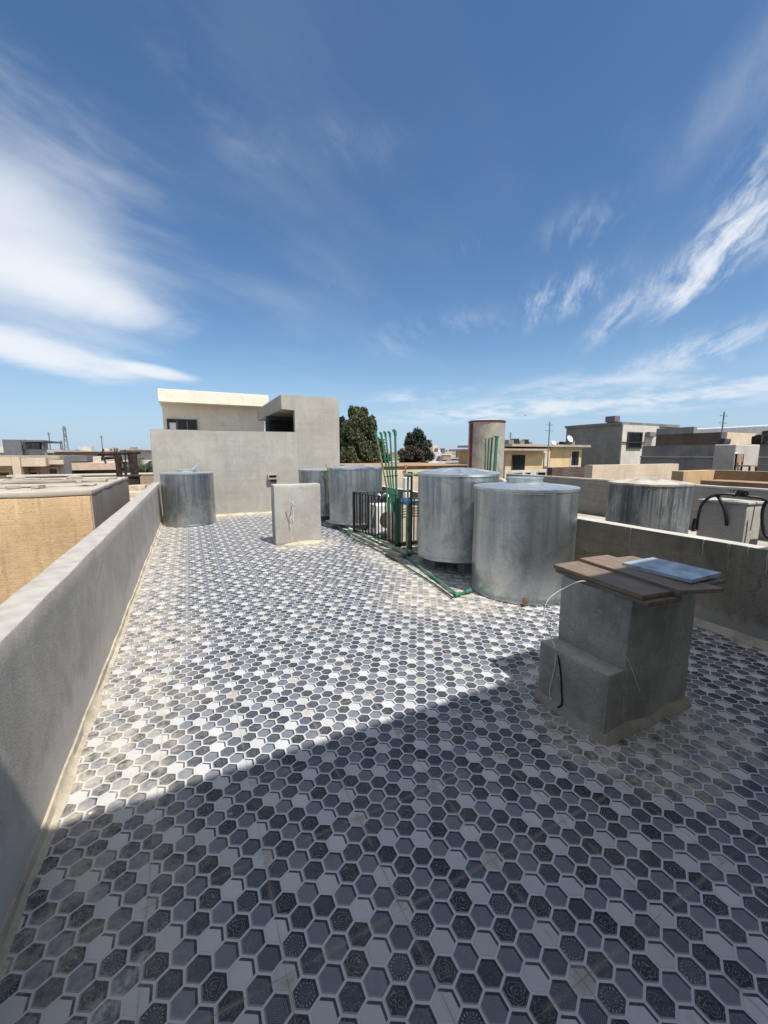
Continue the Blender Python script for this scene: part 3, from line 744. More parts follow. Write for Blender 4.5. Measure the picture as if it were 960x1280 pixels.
pipe_run('thin green riser pipe standing against the tank next to the far wall', [Z(413, 649), tuple(on_y(411, 625, 8.95)), tuple(on_y(410, 588, 8.95)), tuple(on_y(407, 580, 8.95))], .010, (2,), 'green_pipe_faded', 'green riser pipes')
pipe_run('tangle of short green pipe with a tee joint below the railing bars', [Z(462, 673, .06), Z(475, 671, .1), Z(488, 670, .12)], .018, (0, 1), 'green_pipe')
pipe_run('white floor pipe half buried in the mortar kerb under the railing', [Z(436, 660, .06), Z(455, 668, .07), Z(490, 686, .06)], .017, (), 'white_plastic')
loose = MB()
for k in range(5):
    x = 3.05 + .12 * rng.random(); y = 4.0 + .5 * rng.random(); loose.tube([(x, y, .012), (x + rng.uniform(-.12, .12), y + rng.uniform(-.15, .15), .014)], .006, 6)
tag(loose.build('rubble_scraps', 'sandy_mortar'), None, None, kind='stuff')

# ---------------------------------------------------------------- left neighbour
nb = thing('yellow_block', 'yellow rendered block with flat grey roof beyond the left parapet', 'building', (-3.5, 8.2, -7))
def px_front(px, py, Y): return on_y(px, py, Y)
part(nb, MB().rough(-7.5, -1.205, 6.47, 10.1, -7, 1.03, .35, .012, .015), 'wall', 'ochre_render', 40)
part(nb, MB().box(-1.2, -1.182, 6.455, 10.1, -7, 1.03), 'side_wall', 'brown_plaster')
part(nb, MB().rough(-7.55, -1.178, 6.462, 10.12, 1.032, 1.10, .2, .01, .012), 'roof', 'roof_screed', 40)
for y_, h_ in ((7.3, .03), (8.3, .045), (9.2, .03)): part(nb, MB().rough(-7.5, -1.25 - .15 * (y_ % 1), y_, y_ + .22, 1.101, 1.10 + h_, .12, .02, .008, 5), 'roof_ridge', 'roof_screed', 40)
for k in range(12):
    o = MB().rough(-.09, .09, -.06, .06, 0, .06, .04, .02, .01, 9).build('rubble_stone', 'sandy_mortar' if k % 2 else 'roof_screed'); o.location = (rng.uniform(-4.5, -1.5), rng.uniform(6.8, 9.8), 1.10); o.rotation_euler = (0, 0, rng.uniform(0, 3)); s_c = rng.uniform(.5, 1.2); o.scale = (s_c,) * 3
    tag(o, 'lump of rubble lying on the flat roof of the yellow block', 'rubble', 'rubble on the yellow block roof')
lo = thing('lower_house', 'low brown house roof in the gap between yellow block and grey wall', 'building', (-3, 16, -7))
part(lo, MB().box(-6.0, -.82, 10.2, 19.5, -7, .25), 'wall', 'brown_block'); part(lo, MB().box(-6.05, -.815, 10.19, 19.6, .252, .33), 'roof', 'roof_screed')
part(lo, MB().box(-6, -.83, 19.3, 19.5, .335, .75), 'parapet', 'brown_block'); part(lo, MB().box(-6.03, -.82, 19.27, 19.53, .752, .81), 'coping', 'white_render')
st = thing('masonry_steps', 'pale masonry steps below the rusty box beyond the left parapet', 'steps', (-1.3, 11.2, .33))
for k in range(3): part(st, MB().rough(-1.55, -1.02, 10.7 + k * .5, 11.2 + k * .5, .332, .55 + .12 * k, .15, .01, .01), 'step', 'sandy_mortar', 40)
rf = thing('rusty_trellis', 'rusty steel post frame with crossbars beyond the yellow block', 'steel frame', (-1.6, 13, .33))
def pole(p, q, r=.05): return MB().tube([p, q], r, 8)
def FX(px, Y): return on_y(px, 568, Y).x
for px, r_, top in ((147, .075, 568), (155, .035, 577), (166, .10, 567)):
    X = FX(px, 13.2); part(rf, pole((X, 13.2, .33), (X, 13.2, on_y(px, top, 13.2).z), r_), 'post', 'rusty_steel')
part(rf, pole((FX(122, 13.2), 13.2, 1.58), (FX(176, 13.2), 13.2, 1.63), .05), 'beam', 'rusty_steel')
part(rf, pole((FX(126, 13.2), 13.2, 1.46), (FX(152, 13.2), 13.2, 1.50), .04), 'beam', 'rusty_steel')
for k in range(9):
    X = FX(rng.uniform(124, 170), 13.2); part(rf, pole((X, 13.2, 1.3 + rng.random() * .1), (X + rng.uniform(-.1, .1), 13.2, 1.62 + rng.random() * .12), .018), 'rod', 'rusty_steel')
rb = MB(); a0, a1 = on_y(159, 595, 12.4), on_y(174, 609, 12.4); rb.box(a0.x, a1.x, 12.4, 12.8, a1.z, a0.z, .02); rb.box(a0.x - .03, a1.x + .03, 12.37, 12.83, a0.z - .03, a0.z + .02, .01)
tag(rb.build('rusty_box', 'rusty_steel'), 'dark rusty steel box at the foot of the post frame', 'box')

# ---------------------------------------------------------------- right neighbour's roof
rn = thing('neighbour_house', 'grey neighbouring house whose flat roof lies beyond the right parapet', 'house', (7, 4, -7))
part(rn, MB().box(4.375, 9.6, -4, 13.5, -7, -.06), 'wall', 'grey_render'); part(rn, MB().box(4.37, 9.62, -4, 13.5, -.058, -.002), 'roof', 'roof_screed')
w2 = thing('boundary_wall', 'long grey block wall with pale cap behind the old streaked tank', 'wall', (9.5, 3, 0))
part(w2, MB().rough(9.5, 9.66, -3.9, 10.25, 0, .90, .3, .01, .01), 'wall', 'block_wall', 40); part(w2, MB().rough(9.49, 9.67, -3.9, 10.25, .902, .94, .3, .01, .006), 'coping', 'cap_plaster', 40)
pl = thing('concrete_pillar', 'squat concrete pillar block behind the right parapet carrying black hoses', 'pillar', (5.55, 2.4, 0))
part(pl, MB().rough(5.42, 5.78, 2.15, 2.6, 0, 1.02, .08, .008, .012), 'shaft', 'pier_render', 40)
part(pl, MB().rough(5.405, 5.795, 2.135, 2.615, 1.021, 1.05, .08, .008, .006), 'cap', 'cap_plaster', 40)
p2 = thing('concrete_pillar', 'second pale concrete pillar cut off by the right edge of the view', 'pillar', (5.9, 1.85, 0))
part(p2, MB().rough(5.62, 5.95, 1.72, 1.98, 0, .98, .08, .008, .012), 'shaft', 'pier_render', 40)
H = lambda x, y, X: tuple(on_x(x, y, X))
def hose(label, pts, r=.018): return tag(MB().tube(smooth_path(pts, 7), r, 10).build('black_hose', 'black_rubber', None, 60), label, 'hose', 'black hoses on the pillar')
hose('thick black hose arching from the roof over the left end of the pillar top', [H(871, 662, 5.3), H(873, 645, 5.3), H(878, 630, 5.32), H(890, 620, 5.36), H(905, 617.5, 5.42), H(922, 619, 5.5), H(938, 621, 5.55), H(952, 623, 5.6), H(968, 630, 5.6)], .016)
hose('thin black hose hanging down the dark face of the pillar', [H(896, 619, 5.42), H(901, 626, 5.39), H(906, 638, 5.385), H(908, 650, 5.385), H(908, 657, 5.385)], .018)
hose('black hose hanging between the two pillars in a loop', [H(960, 626, 5.5), H(956, 630, 5.5), H(953, 640, 5.5), H(953, 655, 5.5), H(956, 668, 5.5), H(961, 672, 5.5)], .016)
hose('black hose standing up by the left foot of the pillar', [H(866, 664, 5.25), H(867, 655, 5.25), H(869, 648, 5.25)], .018)
kn = MB()
for k in range(3):
    c = Vector(H(921 + 3 * k, 618, 5.52)); kn.tube([c + Vector((.05 * math.cos(a), .0 + .05 * math.sin(a), .03 * math.sin(a * 1.5 + k) + .015)) for a in [q * math.pi / 6 for q in range(13)]], .012, 8)
tag(kn.build('hose_coil', 'black_rubber', None, 60), 'small tangled coil of black hose on top of the pillar', 'hose')
gp = thing('round_tank', 'tall round grey tank with dark red rim and red vertical stripe', 'tank', (9.2, 10.95, 0))
MB().lathe([(.60, 0), (.60, 2.64)], 48, wob=.01).build('body', 'shaft_render', gp, smooth=40)
MB().lathe([(.612, 2.63), (.62, 2.635), (.62, 2.675), (.61, 2.68), (.2, 2.70), (.001, 2.70)], 48).build('rim', 'red_paint', gp, smooth=30)
MB().lathe([(.56, 2.692), (.4, 2.72), (.001, 2.735)], 40).build('lid', 'white_sheet', gp, smooth=40)
ms = MB()
for k in range(5):
    a = math.atan2(-10.95, -9.2) - R(50 + 3 * k) ; c = (.606 * math.cos(a), .606 * math.sin(a)); ms.box(-.004, .006, -.02, .02, 0, 2.6, 0, Matrix.Translation((c[0], c[1], 0)) @ Matrix.Rotation(a, 4, 'Z'))
ms.build('painted_stripe', 'red_paint', gp)
for k, (t, bt, r_) in enumerate((((607, 550), (606, 592), .02), ((611, 550), (609, 592), .022), ((615, 549), (612, 592), .03), ((621, 547), (618, 592), .05))):
    D = Vector(on_x(t[0], t[1], 8.3 + .04 * k)); E2 = Vector(on_x(bt[0], bt[1], 8.3 + .04 * k)); d = (E2 - D); G2 = D + d * (D.z / -d.z) if d.z < 0 else E2
    th = thing('water_pipe', ['thinnest green pipe standing before the round red-rimmed tank', 'second thin green pipe before the round red-rimmed tank', 'thicker slanting green pipe before the round red-rimmed tank', 'thickest green pipe before the round red-rimmed tank'][k], 'pipe', (G2.x, G2.y, 0), 0, 'green pipes before the round tank')
    part(th, MB().tube([G2, D], r_, 10), 'pipe', 'green_pipe', 60); part(th, MB().tube([D, D + Vector((0, 0, .05))], r_ * 1.4, 10), 'cap', 'green_pipe', 60)
vp = MB().tube(smooth_path([tuple(on_x(631, 612, 8.9)), tuple(on_x(631, 603, 8.9)), tuple(on_x(626, 600, 8.9)), tuple(on_x(622, 601, 8.9))], 5), .07, 10)
tag(vp.build('vent_pipe', 'pink_render', None, 60), 'pinkish bent vent pipe at the foot of the round tank', 'pipe')

# ---------------------------------------------------------------- houses to the right
def box_y(th, px0, px1, Y, depth, ytop, ybot, name, mat, pxref=None, bevel=0.0, dz=0.0):
    """block whose front (-Y side) spans two sight lines at distance Y"""
    a = on_y(px0, 568, Y).x; b_ = on_y(px1, 568, Y).x; r_ = pxref or px0
    zt = on_y(r_, ytop, Y).z; zb = on_y(r_, ybot, Y).z if ybot is not None else -7
    return part(th, MB().box(a, b_, Y, Y + depth, zb, zt, bevel), name, mat)
yh = thing('yellow_house', 'sunlit yellow house with flat slab roofs and dark barred window', 'house', (21, 20, -7))
box_y(yh, 632, 688, 20, 5, 563.5, None, 'wall', 'yellow_render')
box_y(yh, 626, 687, 19.5, 5.6, 560.5, 563.2, 'roof', 'roof_screed')
box_y(yh, 688.3, 727, 20.6, 5, 558.8, None, 'wall', 'yellow_render')
box_y(yh, 640, 738, 20.2, 6, 555.5, 558.4, 'roof', 'roof_screed', 686)
X0 = lambda px, Y: on_y(px, 568, Y).x
Zy = lambda px, py, Y: on_y(px, py, Y).z
window(yh, 'y', X0(640, 20), X0(656, 20), 20, Zy(648, 588, 20), Zy(648, 568.5, 20), 'dark_trim', 'dark_glass', 5)
window(yh, 'y', X0(713, 20.6), X0(724, 20.6), 20.6, Zy(718, 583, 20.6), Zy(718, 563, 20.6), 'cream_paint', 'dark_glass', 2)
pole_ = box_y(yh, 681, 686, 19.9, .3, 566, 583, 'drain_pipe', 'white_render')
bx_ = thing('low_wall', 'pale low wall with dark openings in front of the yellow house', 'wall', (17, 18.5, -1))
box_y(bx_, 632, 694, 18.6, .25, 588.5, None, 'wall', 'white_render')
for a, c in ((637, 654), (658, 664), (672, 683)): window(bx_, 'y', X0(a, 18.6), X0(c, 18.6), 18.6, Zy(660, 596, 18.6), Zy(660, 590, 18.6), 'grey_render', 'dark_glass', 0, .05)
bw = thing('brick_wall', 'dark brown brick wall between the yellow house and the beige wall', 'wall', (15, 12.6, -1))
box_y(bw, 691, 742, 12.8, .25, 584, None, 'wall', 'dark_brick', 715)
be = thing('beige_wall', 'plain sunlit beige wall behind the chalky tank lid', 'wall', (14, 9.3, -1))
box_y(be, 742, 850, 9.3, .3, 580.5, None, 'wall', 'beige_render', 800)
gb = thing('grey_block_house', 'tall grey block house with white gable side and barred window', 'house', (36, 24, -7))
Xc = 32.0; Yc = Xc / math.tan(YAW + math.atan((775 - 480) / 505)); Yl = Xc / math.tan(YAW + math.atan((706 - 480) / 505))
zt = on_x(775, 531, Xc).z
part(gb, MB().box(Xc, Xc + 8, Yc + .03, Yl, -7, zt), 'wall', 'block_wall')
part(gb, MB().box(Xc - .12, Xc + 8, Yc - .02, Yl + .1, zt + .003, zt + .22), 'roof', 'dark_render')
xr = X0(820, Yc)
part(gb, MB().box(Xc + .02, xr, Yc - .06, Yc + .028, -7, zt), 'gable_side', 'white_render')
window(gb, 'y', X0(782, Yc - .06), X0(800, Yc - .06), Yc - .06, Zy(790, 561, Yc), Zy(790, 540, Yc), 'dark_trim', 'dark_glass', 6, .1, .1)
window(gb, 'y', X0(806, Yc - .06), X0(815, Yc - .06), Yc - .06, Zy(810, 546, Yc), Zy(810, 540, Yc), 'dark_trim', 'dark_glass', 0, .08)
part(gb, MB().box(X0(803, Yc), X0(813, Yc), Yc - .5, Yc - .062, zt - .9, zt - .55), 'canopy', 'dark_render')
part(gb, MB().box(X0(775, Yc), X0(803, Yc), Yc - .16, Yc - .062, Zy(790, 553.5, Yc), Zy(790, 552.5, Yc)), 'ledge', 'dark_trim')
for k, (q, l) in enumerate(((750, 523), (757, 525))):
    pass
wt = thing('roof_box', 'small dark tank box on top of the grey block house', 'box', (Xc + 1, Yc + 1.6, zt + .22))
MB().box(-.35, .35, -.45, .45, .12, .62, .04).build('body', 'slate_render', wt); MB().box(-.25, .25, -.3, .3, 0, .12).build('stand', 'dark_trim', wt)
dw = thing('dark_wall', 'long dark weathered wall below the brown block wall', 'wall', (20, 10, -2))
y0 = 20 / math.tan(YAW + math.atan((921 - 480) / 505)); y1 = 20 / math.tan(YAW + math.atan((801 - 480) / 505))
part(dw, MB().box(20, 20.3, 2.0, y1, -5, on_x(860, 572, 20).z), 'wall', 'dark_render'); part(dw, MB().box(20.06, 20.3, 2.0, y1, on_x(860, 571.5, 20).z, on_x(860, 556.5, 20).z), 'wall', 'dark_render')
part(dw, MB().box(19.94, 20.3, 2.0, y1, on_x(860, 572, 20).z + .002, on_x(860, 571.5, 20).z + .05), 'ledge', 'grey_render')
bb = thing('block_wall', 'brown block wall with open courses above the dark weathered wall', 'wall', (25, 12, -2))
ya = 25 / math.tan(YAW + math.atan((900 - 480) / 505)); yb = 25 / math.tan(YAW + math.atan((818 - 480) / 505)); yc = 25 / math.tan(YAW + math.atan((864 - 480) / 505))
part(bb, MB().box(25, 25.3, ya, yb, -5, on_x(880, 541, 25).z), 'wall', 'dark_brick'); part(bb, MB().box(24.98, 25.3, yc, yb, on_x(880, 541, 25).z + .003, on_x(864, 533.5, 25).z), 'wall', 'block_wall')
part(bb, MB().box(25.01, X0(938, ya), ya - .2, ya - .003, -5, Zy(902, 540.5, ya)), 'end_wall', 'beige_render')
wh = thing('white_hall', 'large white roofed hall at the far right behind the block walls', 'building', (45, 18, -7))
part(wh, MB().box(40, 62, 8, 30, -7, on_x(900, 545, 40).z), 'wall', 'white_render'); part(wh, MB().box(39.6, 62.4, 7.6, 30.4, on_x(900, 545, 40).z + .003, on_x(900, 534.5, 40).z, .1), 'roof', 'white_sheet')
wb = thing('panel_box', 'pale upright panel box with rusty frame leaning beside it', 'box', (15.6, 6.6, -1))
Yp = 6.75; part(wb, MB().box(X0(919, Yp), X0(949, Yp), Yp, Yp + .6, -1, Zy(930, 555.5, Yp), .03), 'panel', 'cap_plaster')
part(wb, MB().tube([(X0(911, Yp), Yp - .2, Zy(911, 566, Yp)), (X0(921, Yp), Yp - .1, Zy(921, 588, Yp))], .05, 6), 'leaning_bar', 'white_render')
rc = thing('rusty_chair', 'small rusty chair standing in front of the pale upright panel', 'chair', (X0(934, Yp - .5), Yp - .5, 1.0))
cx_ = 0
sz = Zy(934, 583, Yp - .5) - 1.0
for sx in (-.2, .2):
    for sy in (-.18, .18): MB().box(sx - .02, sx + .02, sy - .02, sy + .02, -.1, sz + (.38 if sy > 0 else 0)).build('leg', 'rusty_steel', rc)
MB().box(-.22, .22, -.2, .2, sz, sz + .04).build('seat', 'rust_render', rc); MB().box(-.22, .22, .165, .2, sz + .14, sz + .38).build('backrest', 'rust_render', rc)
ow = thing('orange_wall', 'orange rendered corner wall behind the black hoses', 'wall', (13.4, 6.4, -1))
Yo = 6.3; xa, xb = X0(857, Yo), X0(896, Yo); part(ow, MB().box(xa, xb, Yo, Yo + .3, -3, Zy(875, 588.5, Yo)), 'wall', 'orange_render')
part(ow, MB().box(xb + .003, xb + .3, -3, Yo + .3, -3, Zy(896, 588.5, Yo) + .02), 'return_wall', 'rust_render')
ow2 = thing('brown_ledge', 'low brown roof edge between orange wall and the pale-capped block wall', 'wall', (11.6, 3, -1))
part(ow2, MB().box(11.6, 12.4, -3, X0(868, 1) * 0 + 5.6, -3, on_x(900, 601.5, 11.6).z), 'wall', 'rust_render')

# ---------------------------------------------------------------- houses to the left, across the street
la = thing('beige_villa', 'beige villa with balcony bands and dark windows beyond the yellow block', 'house', (-9, 30, -7))
box_y(la, -60, 78, 31.2, 8, 580, None, 'wall', 'beige_render', 40)
for a, c, t, bt in ((-40, 13, 572, 582.5), (24, 56, 572.5, 583)): box_y(la, a, c, 30, 1.6, t, bt, 'balcony', 'beige_render', (a + c) / 2)
box_y(la, 13.3, 23.7, 29.8, 1.8, 571, None, 'column', 'beige_render'); box_y(la, 56.3, 78, 30.6, 1.0, 575.5, 580.5, 'balcony', 'beige_render', 66)
box_y(la, -60, 74, 31.8, 7, 569.5, 573.5, 'roof', 'roof_screed', 40)
for a, c, t, bt in ((-8, 12.5, 588, 597), (30, 47, 588, 595.5), (57, 72.5, 583.5, 594.5)): window(la, 'y', X0(a, 31.2), X0(c, 31.2), 31.2, Zy((a + c) / 2, bt, 31.2), Zy((a + c) / 2, t, 31.2), 'pink_render', 'dark_glass', 0, .12, .1)
lb = thing('slate_house', 'boxy slate grey modern house with framed terrace, rising over the beige villa', 'house', (-18, 60, -7))
box_y(lb, 5, 28, 60, 10, 549.5, None, 'wall', 'slate_render', 16); box_y(lb, 28.3, 57, 60.6, 9, 561.5, None, 'wall', 'grey_render', 40)
box_y(lb, 28.3, 56, 59.8, 8, 550, 552.2, 'roof', 'slate_render', 40); box_y(lb, 28.3, 33, 60.4, 5, 552.4, 561.4, 'wall', 'grey_render', 30); box_y(lb, 53.5, 55.5, 60, .8, 552.4, 561.4, 'column', 'slate_render')
box_y(lb, 38, 42, 62, .5, 555, 561.4, 'column', 'white_render'); box_y(lb, 33.5, 53, 66, .4, 552.4, 561.4, 'back_wall', 'dark_render')
lc = thing('pink_villa', 'pinkish villa with dark flat canopy beyond the rusty post frame', 'house', (-6, 24, -7))
box_y(lc, 88, 143, 24, 6, 578.5, 587.5, 'balcony', 'pink_render', 115); box_y(lc, 86, 143, 25, 6, 588, None, 'wall', 'slate_render', 115)
box_y(lc, 79, 88, 24.2, 4, 577, None, 'wall', 'slate_render', 84); box_y(lc, 79, 108, 24.6, 4, 570, 577, 'canopy', 'slate_render', 90); box_y(lc, 108.3, 128, 26, 4, 570.5, 578, 'wall', 'white_render', 118)
ld = thing('white_villa', 'white rendered low villa seen just left of the far grey wall', 'house', (-4, 40, -7))
box_y(ld, 150, 200, 40, 8, 563, None, 'wall', 'white_render', 170); box_y(ld, 146, 200, 39.6, 9, 561.5, 562.9, 'roof', 'roof_screed', 170)
le = thing('brown_house', 'low brown house with flat roof before the skyline at left', 'house', (-9, 48, -7))
box_y(le, 68, 150, 48, 8, 565, None, 'wall', 'brown_block', 110); box_y(le, 66, 152, 47.7, 9, 563.6, 564.9, 'roof', 'roof_screed', 110)

# middle gap between the wall and the tanks
md = thing('pale_wall', 'pale low wall seen between the green pipes and the blotchy tank', 'wall', (8.5, 14.5, -1))
box_y(md, 470, 560, 14.5, .3, 588, None, 'wall', 'beige_render', 505)
md2 = thing('brown_roof', 'brown rubble covered roof behind the pale low wall, below the trees', 'house', (12, 22, -7))
box_y(md2, 455, 600, 22, 8, 583, None, 'wall', 'rust_render', 510); box_y(md2, 454, 601, 21.9, 8.2, 582.2, 582.9, 'roof', 'rust_render', 510)
sgn = MB(); a0 = on_y(507, 580, 14.4); sgn.box(a0.x - .05, a0.x + .07, 14.38, 14.42, a0.z - .16, a0.z - .04)
sgn.box(a0.x - .01, a0.x + .03, 14.385, 14.415, a0.z - .6, a0.z - .16)
tag(sgn.build('red_plate', 'red_sign'), 'small red plate above the pale low wall', 'plate')

# ---------------------------------------------------------------- distant town
CC = [('beige', 'beige_render'), ('white', 'white_render'), ('grey', 'grey_render'), ('yellowish', 'yellow_render'), ('brown', 'brown_block')]
def town_house(az, D, w, dep, top, ci, tall=False):
    th = thing('town_house', '%s flat-roofed house far off in the town skyline' % CC[ci][0], 'house', (D * math.sin(az), D * math.cos(az), -7), rng.uniform(-.25, .25), '%s houses far off in the town' % CC[ci][0])
    Ht = top + 7
    MB().box(-w / 2, w / 2, 0, dep, 0, Ht).build('wall', CC[ci][1], th)
    MB().box(-w / 2 - .15, w / 2 + .15, -.15, dep + .15, Ht + .01, Ht + .35).build('roof', CC[rng.choice((0, 1, 2))][1], th)
    n = max(1, int(w / 3.2))
    for k in range(n):
        x = -w / 2 + (k + .5) * w / n
        for z in ((Ht - 2.4,) if Ht < 7.5 else (Ht - 2.4, Ht - 5.4)):
            MB().box(x - .6, x + .6, -.06, -.004, z, z + 1.3).build('window', 'dark_glass', th)
    if rng.random() < .6:
        sx = rng.uniform(-w / 3, w / 3); MB().box(sx - 1.3, sx + 1.3, dep * .3, dep * .3 + 2.6, Ht + .36, Ht + 2.4).build('stair_box', CC[ci][1], th)
    if rng.random() < .8:
        sx = rng.uniform(-w / 3, w / 3); MB().lathe([(.55, Ht + .36), (.55, Ht + 1.5), (.01, Ht + 1.6)], 14, (sx, 1.2)).build('roof_tank', 'galvanised_old', th)
for k in range(120):
    if k < 46: az = R(rng.uniform(-19, 1))
    elif k < 94: az = R(rng.uniform(22, 38))
    else: az = R(rng.uniform(38, 54))
    D = 62 + 420 * (k % 19 / 19.0) ** 1.3 + rng.uniform(0, 25)
    town_house(az, D, rng.uniform(6, 12), rng.uniform(6, 10), rng.uniform(-2.4, 1.9) + D * .006, rng.choices(range(5), (4, 4, 4, 2, 4))[0])
def mast(px, ytop, D, label, lattice=True):
    az = YAW + math.atan((px - 480) / 505); x, y = D * math.sin(az), D * math.cos(az)
    dep = D * math.cos(math.atan((px - 480) / 505)); zt = EYE + (568 - ytop) / 505 * dep
    th = thing('antenna_mast', label, 'mast', (x, y, -7)); h = zt + 7
    if lattice:
        w0 = h * .05
        for sx, sy in ((-1, -1), (1, -1), (1, 1), (-1, 1)): MB().tube([(sx * w0, sy * w0, 0), (sx * w0 * .25, sy * w0 * .25, h)], .08, 5).build('leg', 'grey_panel', th)
        br = MB()
        for k in range(9):
            f, f2 = k / 9, (k + 1) / 9; a, b_ = w0 * (1 - .75 * f), w0 * (1 - .75 * f2)
            br.tube([(-a, -a, h * f), (b_, -b_, h * f2)], .05, 4); br.tube([(a, a, h * f), (-b_, b_, h * f2)], .05, 4); br.tube([(-a, -a, h * f), (-a, a, h * f)], .05, 4)
        br.build('bracing', 'grey_panel', th)
        for q in (.93, .82): MB().lathe([(h * .028, h * q - h * .03), (h * .028, h * q + h * .03)], 10).build('antenna_drum', 'grey_panel', th)
    else:
        MB().tube([(0, 0, 6), (0, 0, h)], D * .0009 + .012, 6).build('pole', 'grey_panel', th)
        c = MB()
        for q in (.0, .35): c.tube([(-.35, 0, h - .2 - q), (.35, 0, h - .2 - q)], D * .0005 + .006, 5)
        c.build('crossbar', 'grey_panel', th)
mast(84, 533, 170, 'tall lattice antenna mast on the skyline over the beige villa'); mast(64, 541, 120, 'thin antenna pole on the skyline between slate house and lattice mast', False)
mast(78, 551, 150, 'short lattice antenna mast beside the tall one'); mast(129, 545, 140, 'slim antenna pole over the brown house at left', False)
mast(685, 528, 27, 'thin tall antenna pole on the yellow house roof', False); mast(899, 516, 27, 'slanting steel pole rising from the end of the brown block wall', False)
mast(637, 541, 60, 'faint thin pole behind the yellow house left end', False); mast(473, 552, 60, 'thin pole between the two big trees', False)

# clutter on the yellow house roof, satellite dishes
def dish(px, py, Y, label, r=.35, rz=0.0):
    p = on_y(px, py, Y); th = thing('satellite_dish', label, 'satellite dish', (p.x, p.y, p.z - r * 1.2), rz)
    d = MB().lathe([(.001, 0), (r * .4, .02), (r * .75, .06), (r, .12)], 20, cap=False).build('dish', 'white_sheet', th, smooth=60)
    d.matrix_local = Matrix.Translation((0, 0, r * 1.2)) @ Matrix.Rotation(R(65), 4, 'X')
    MB().tube([(0, .05, 0), (0, .05, r * 1.2)], .03, 6).build('stand', 'dark_trim', th); MB().tube([(0, 0, r * .9), (0, -r * .9, r * 1.25)], .015, 5).build('feed_arm', 'dark_trim', th)
dish(711, 549, 21, 'white satellite dish at the right end of the yellow house roof', .27); dish(691, 554, 21.5, 'small dark satellite dish by the pole on the yellow house roof', .22)
dish(884, 572, 11, 'little satellite dish low against the dark weathered wall', .12)
for k, (px, w, h_) in enumerate(((637, .55, .32), (643, .5, .4), (650, .5, .3), (656, .35, .36), (661, .3, .22), (704, .5, .25), (714, .35, .3))):
    p = on_y(px, 556, 21.5); m_ = MB().rough(-w / 2, w / 2, -.2, .2, 0, h_, .1, .03, .03, 6)
    o = m_.build('roof_junk', 'rusty_steel' if k % 2 else 'dark_render'); o.location = (p.x, 21.5, on_y(686, 555.5, 20.2).z + .002)
    tag(o, 'dark piece of scrap lying on the yellow house roof', 'scrap', 'scrap on the yellow house roof')

for k, (px, w, h_) in enumerate(((905, .5, .25), (952, .7, .35), (958, .4, .5), (945, .3, .3))):
    p = on_x(px, 556, 20.15); o = MB().rough(-w / 2, w / 2, -.12, .12, 0, h_, .1, .03, .03, 6).build('roof_junk', 'rusty_steel' if k % 2 else 'dark_trim')
    o.location = (20.16, p.y, on_x(860, 556.5, 20).z + .002); tag(o, 'dark piece of scrap lying on top of the long dark wall', 'scrap', 'scrap on the dark wall')
for k, (px, D_, h_) in enumerate(((842, 42, 1.0), (930, 39, .9))):
    az = YAW + math.atan((px - 480) / 505); t = thing('roof_tank', ['small grey roof tank standing left of the white hall roof', 'small grey roof tank near the right edge before the white hall'][k], 'water tank', (D_ * math.sin(az), D_ * math.cos(az), 1.6))
    MB().lathe([(.5, 0), (.5, 1.0 * h_), (.45, 1.02 * h_), (.01, 1.12 * h_)], 20).build('body', 'slate_render', t, smooth=40); MB().box(-.45, .45, -.45, .45, -8.6, -.002).build('stand', 'grey_render', t)
# ---------------------------------------------------------------- trees
def leaf_cloud(clumps, n, size, droop, seed):
    r = np.random.default_rng(seed); V = []; F = []; S = []
    wts = np.array([c[3] ** 2 for c in clumps]); wts = wts / wts.sum()
    idx = r.choice(len(clumps), n, p=wts)
    for q in idx:
        cx, cy, cz, cr, sq = clumps[q]
        d = r.normal(size=3); d /= np.linalg.norm(d); rad = cr * r.uniform(.25, 1.0) ** .5
        p = np.array([cx, cy, cz]) + d * rad * np.array([1, 1, sq])
        a = r.normal(size=3); a[2] -= droop; a /= np.linalg.norm(a); b_ = np.cross(a, r.normal(size=3)); b_ /= np.linalg.norm(b_)
        l = size * r.uniform(.7, 1.5); w = l * .32; k = len(V)
        V += [p - b_ * w * .2, p + a * l * .5 + b_ * w, p + a * l, p + a * l * .5 - b_ * w]; F.append((k, k + 1, k + 2, k + 3)); S.append(r.random())
    return V, F, S
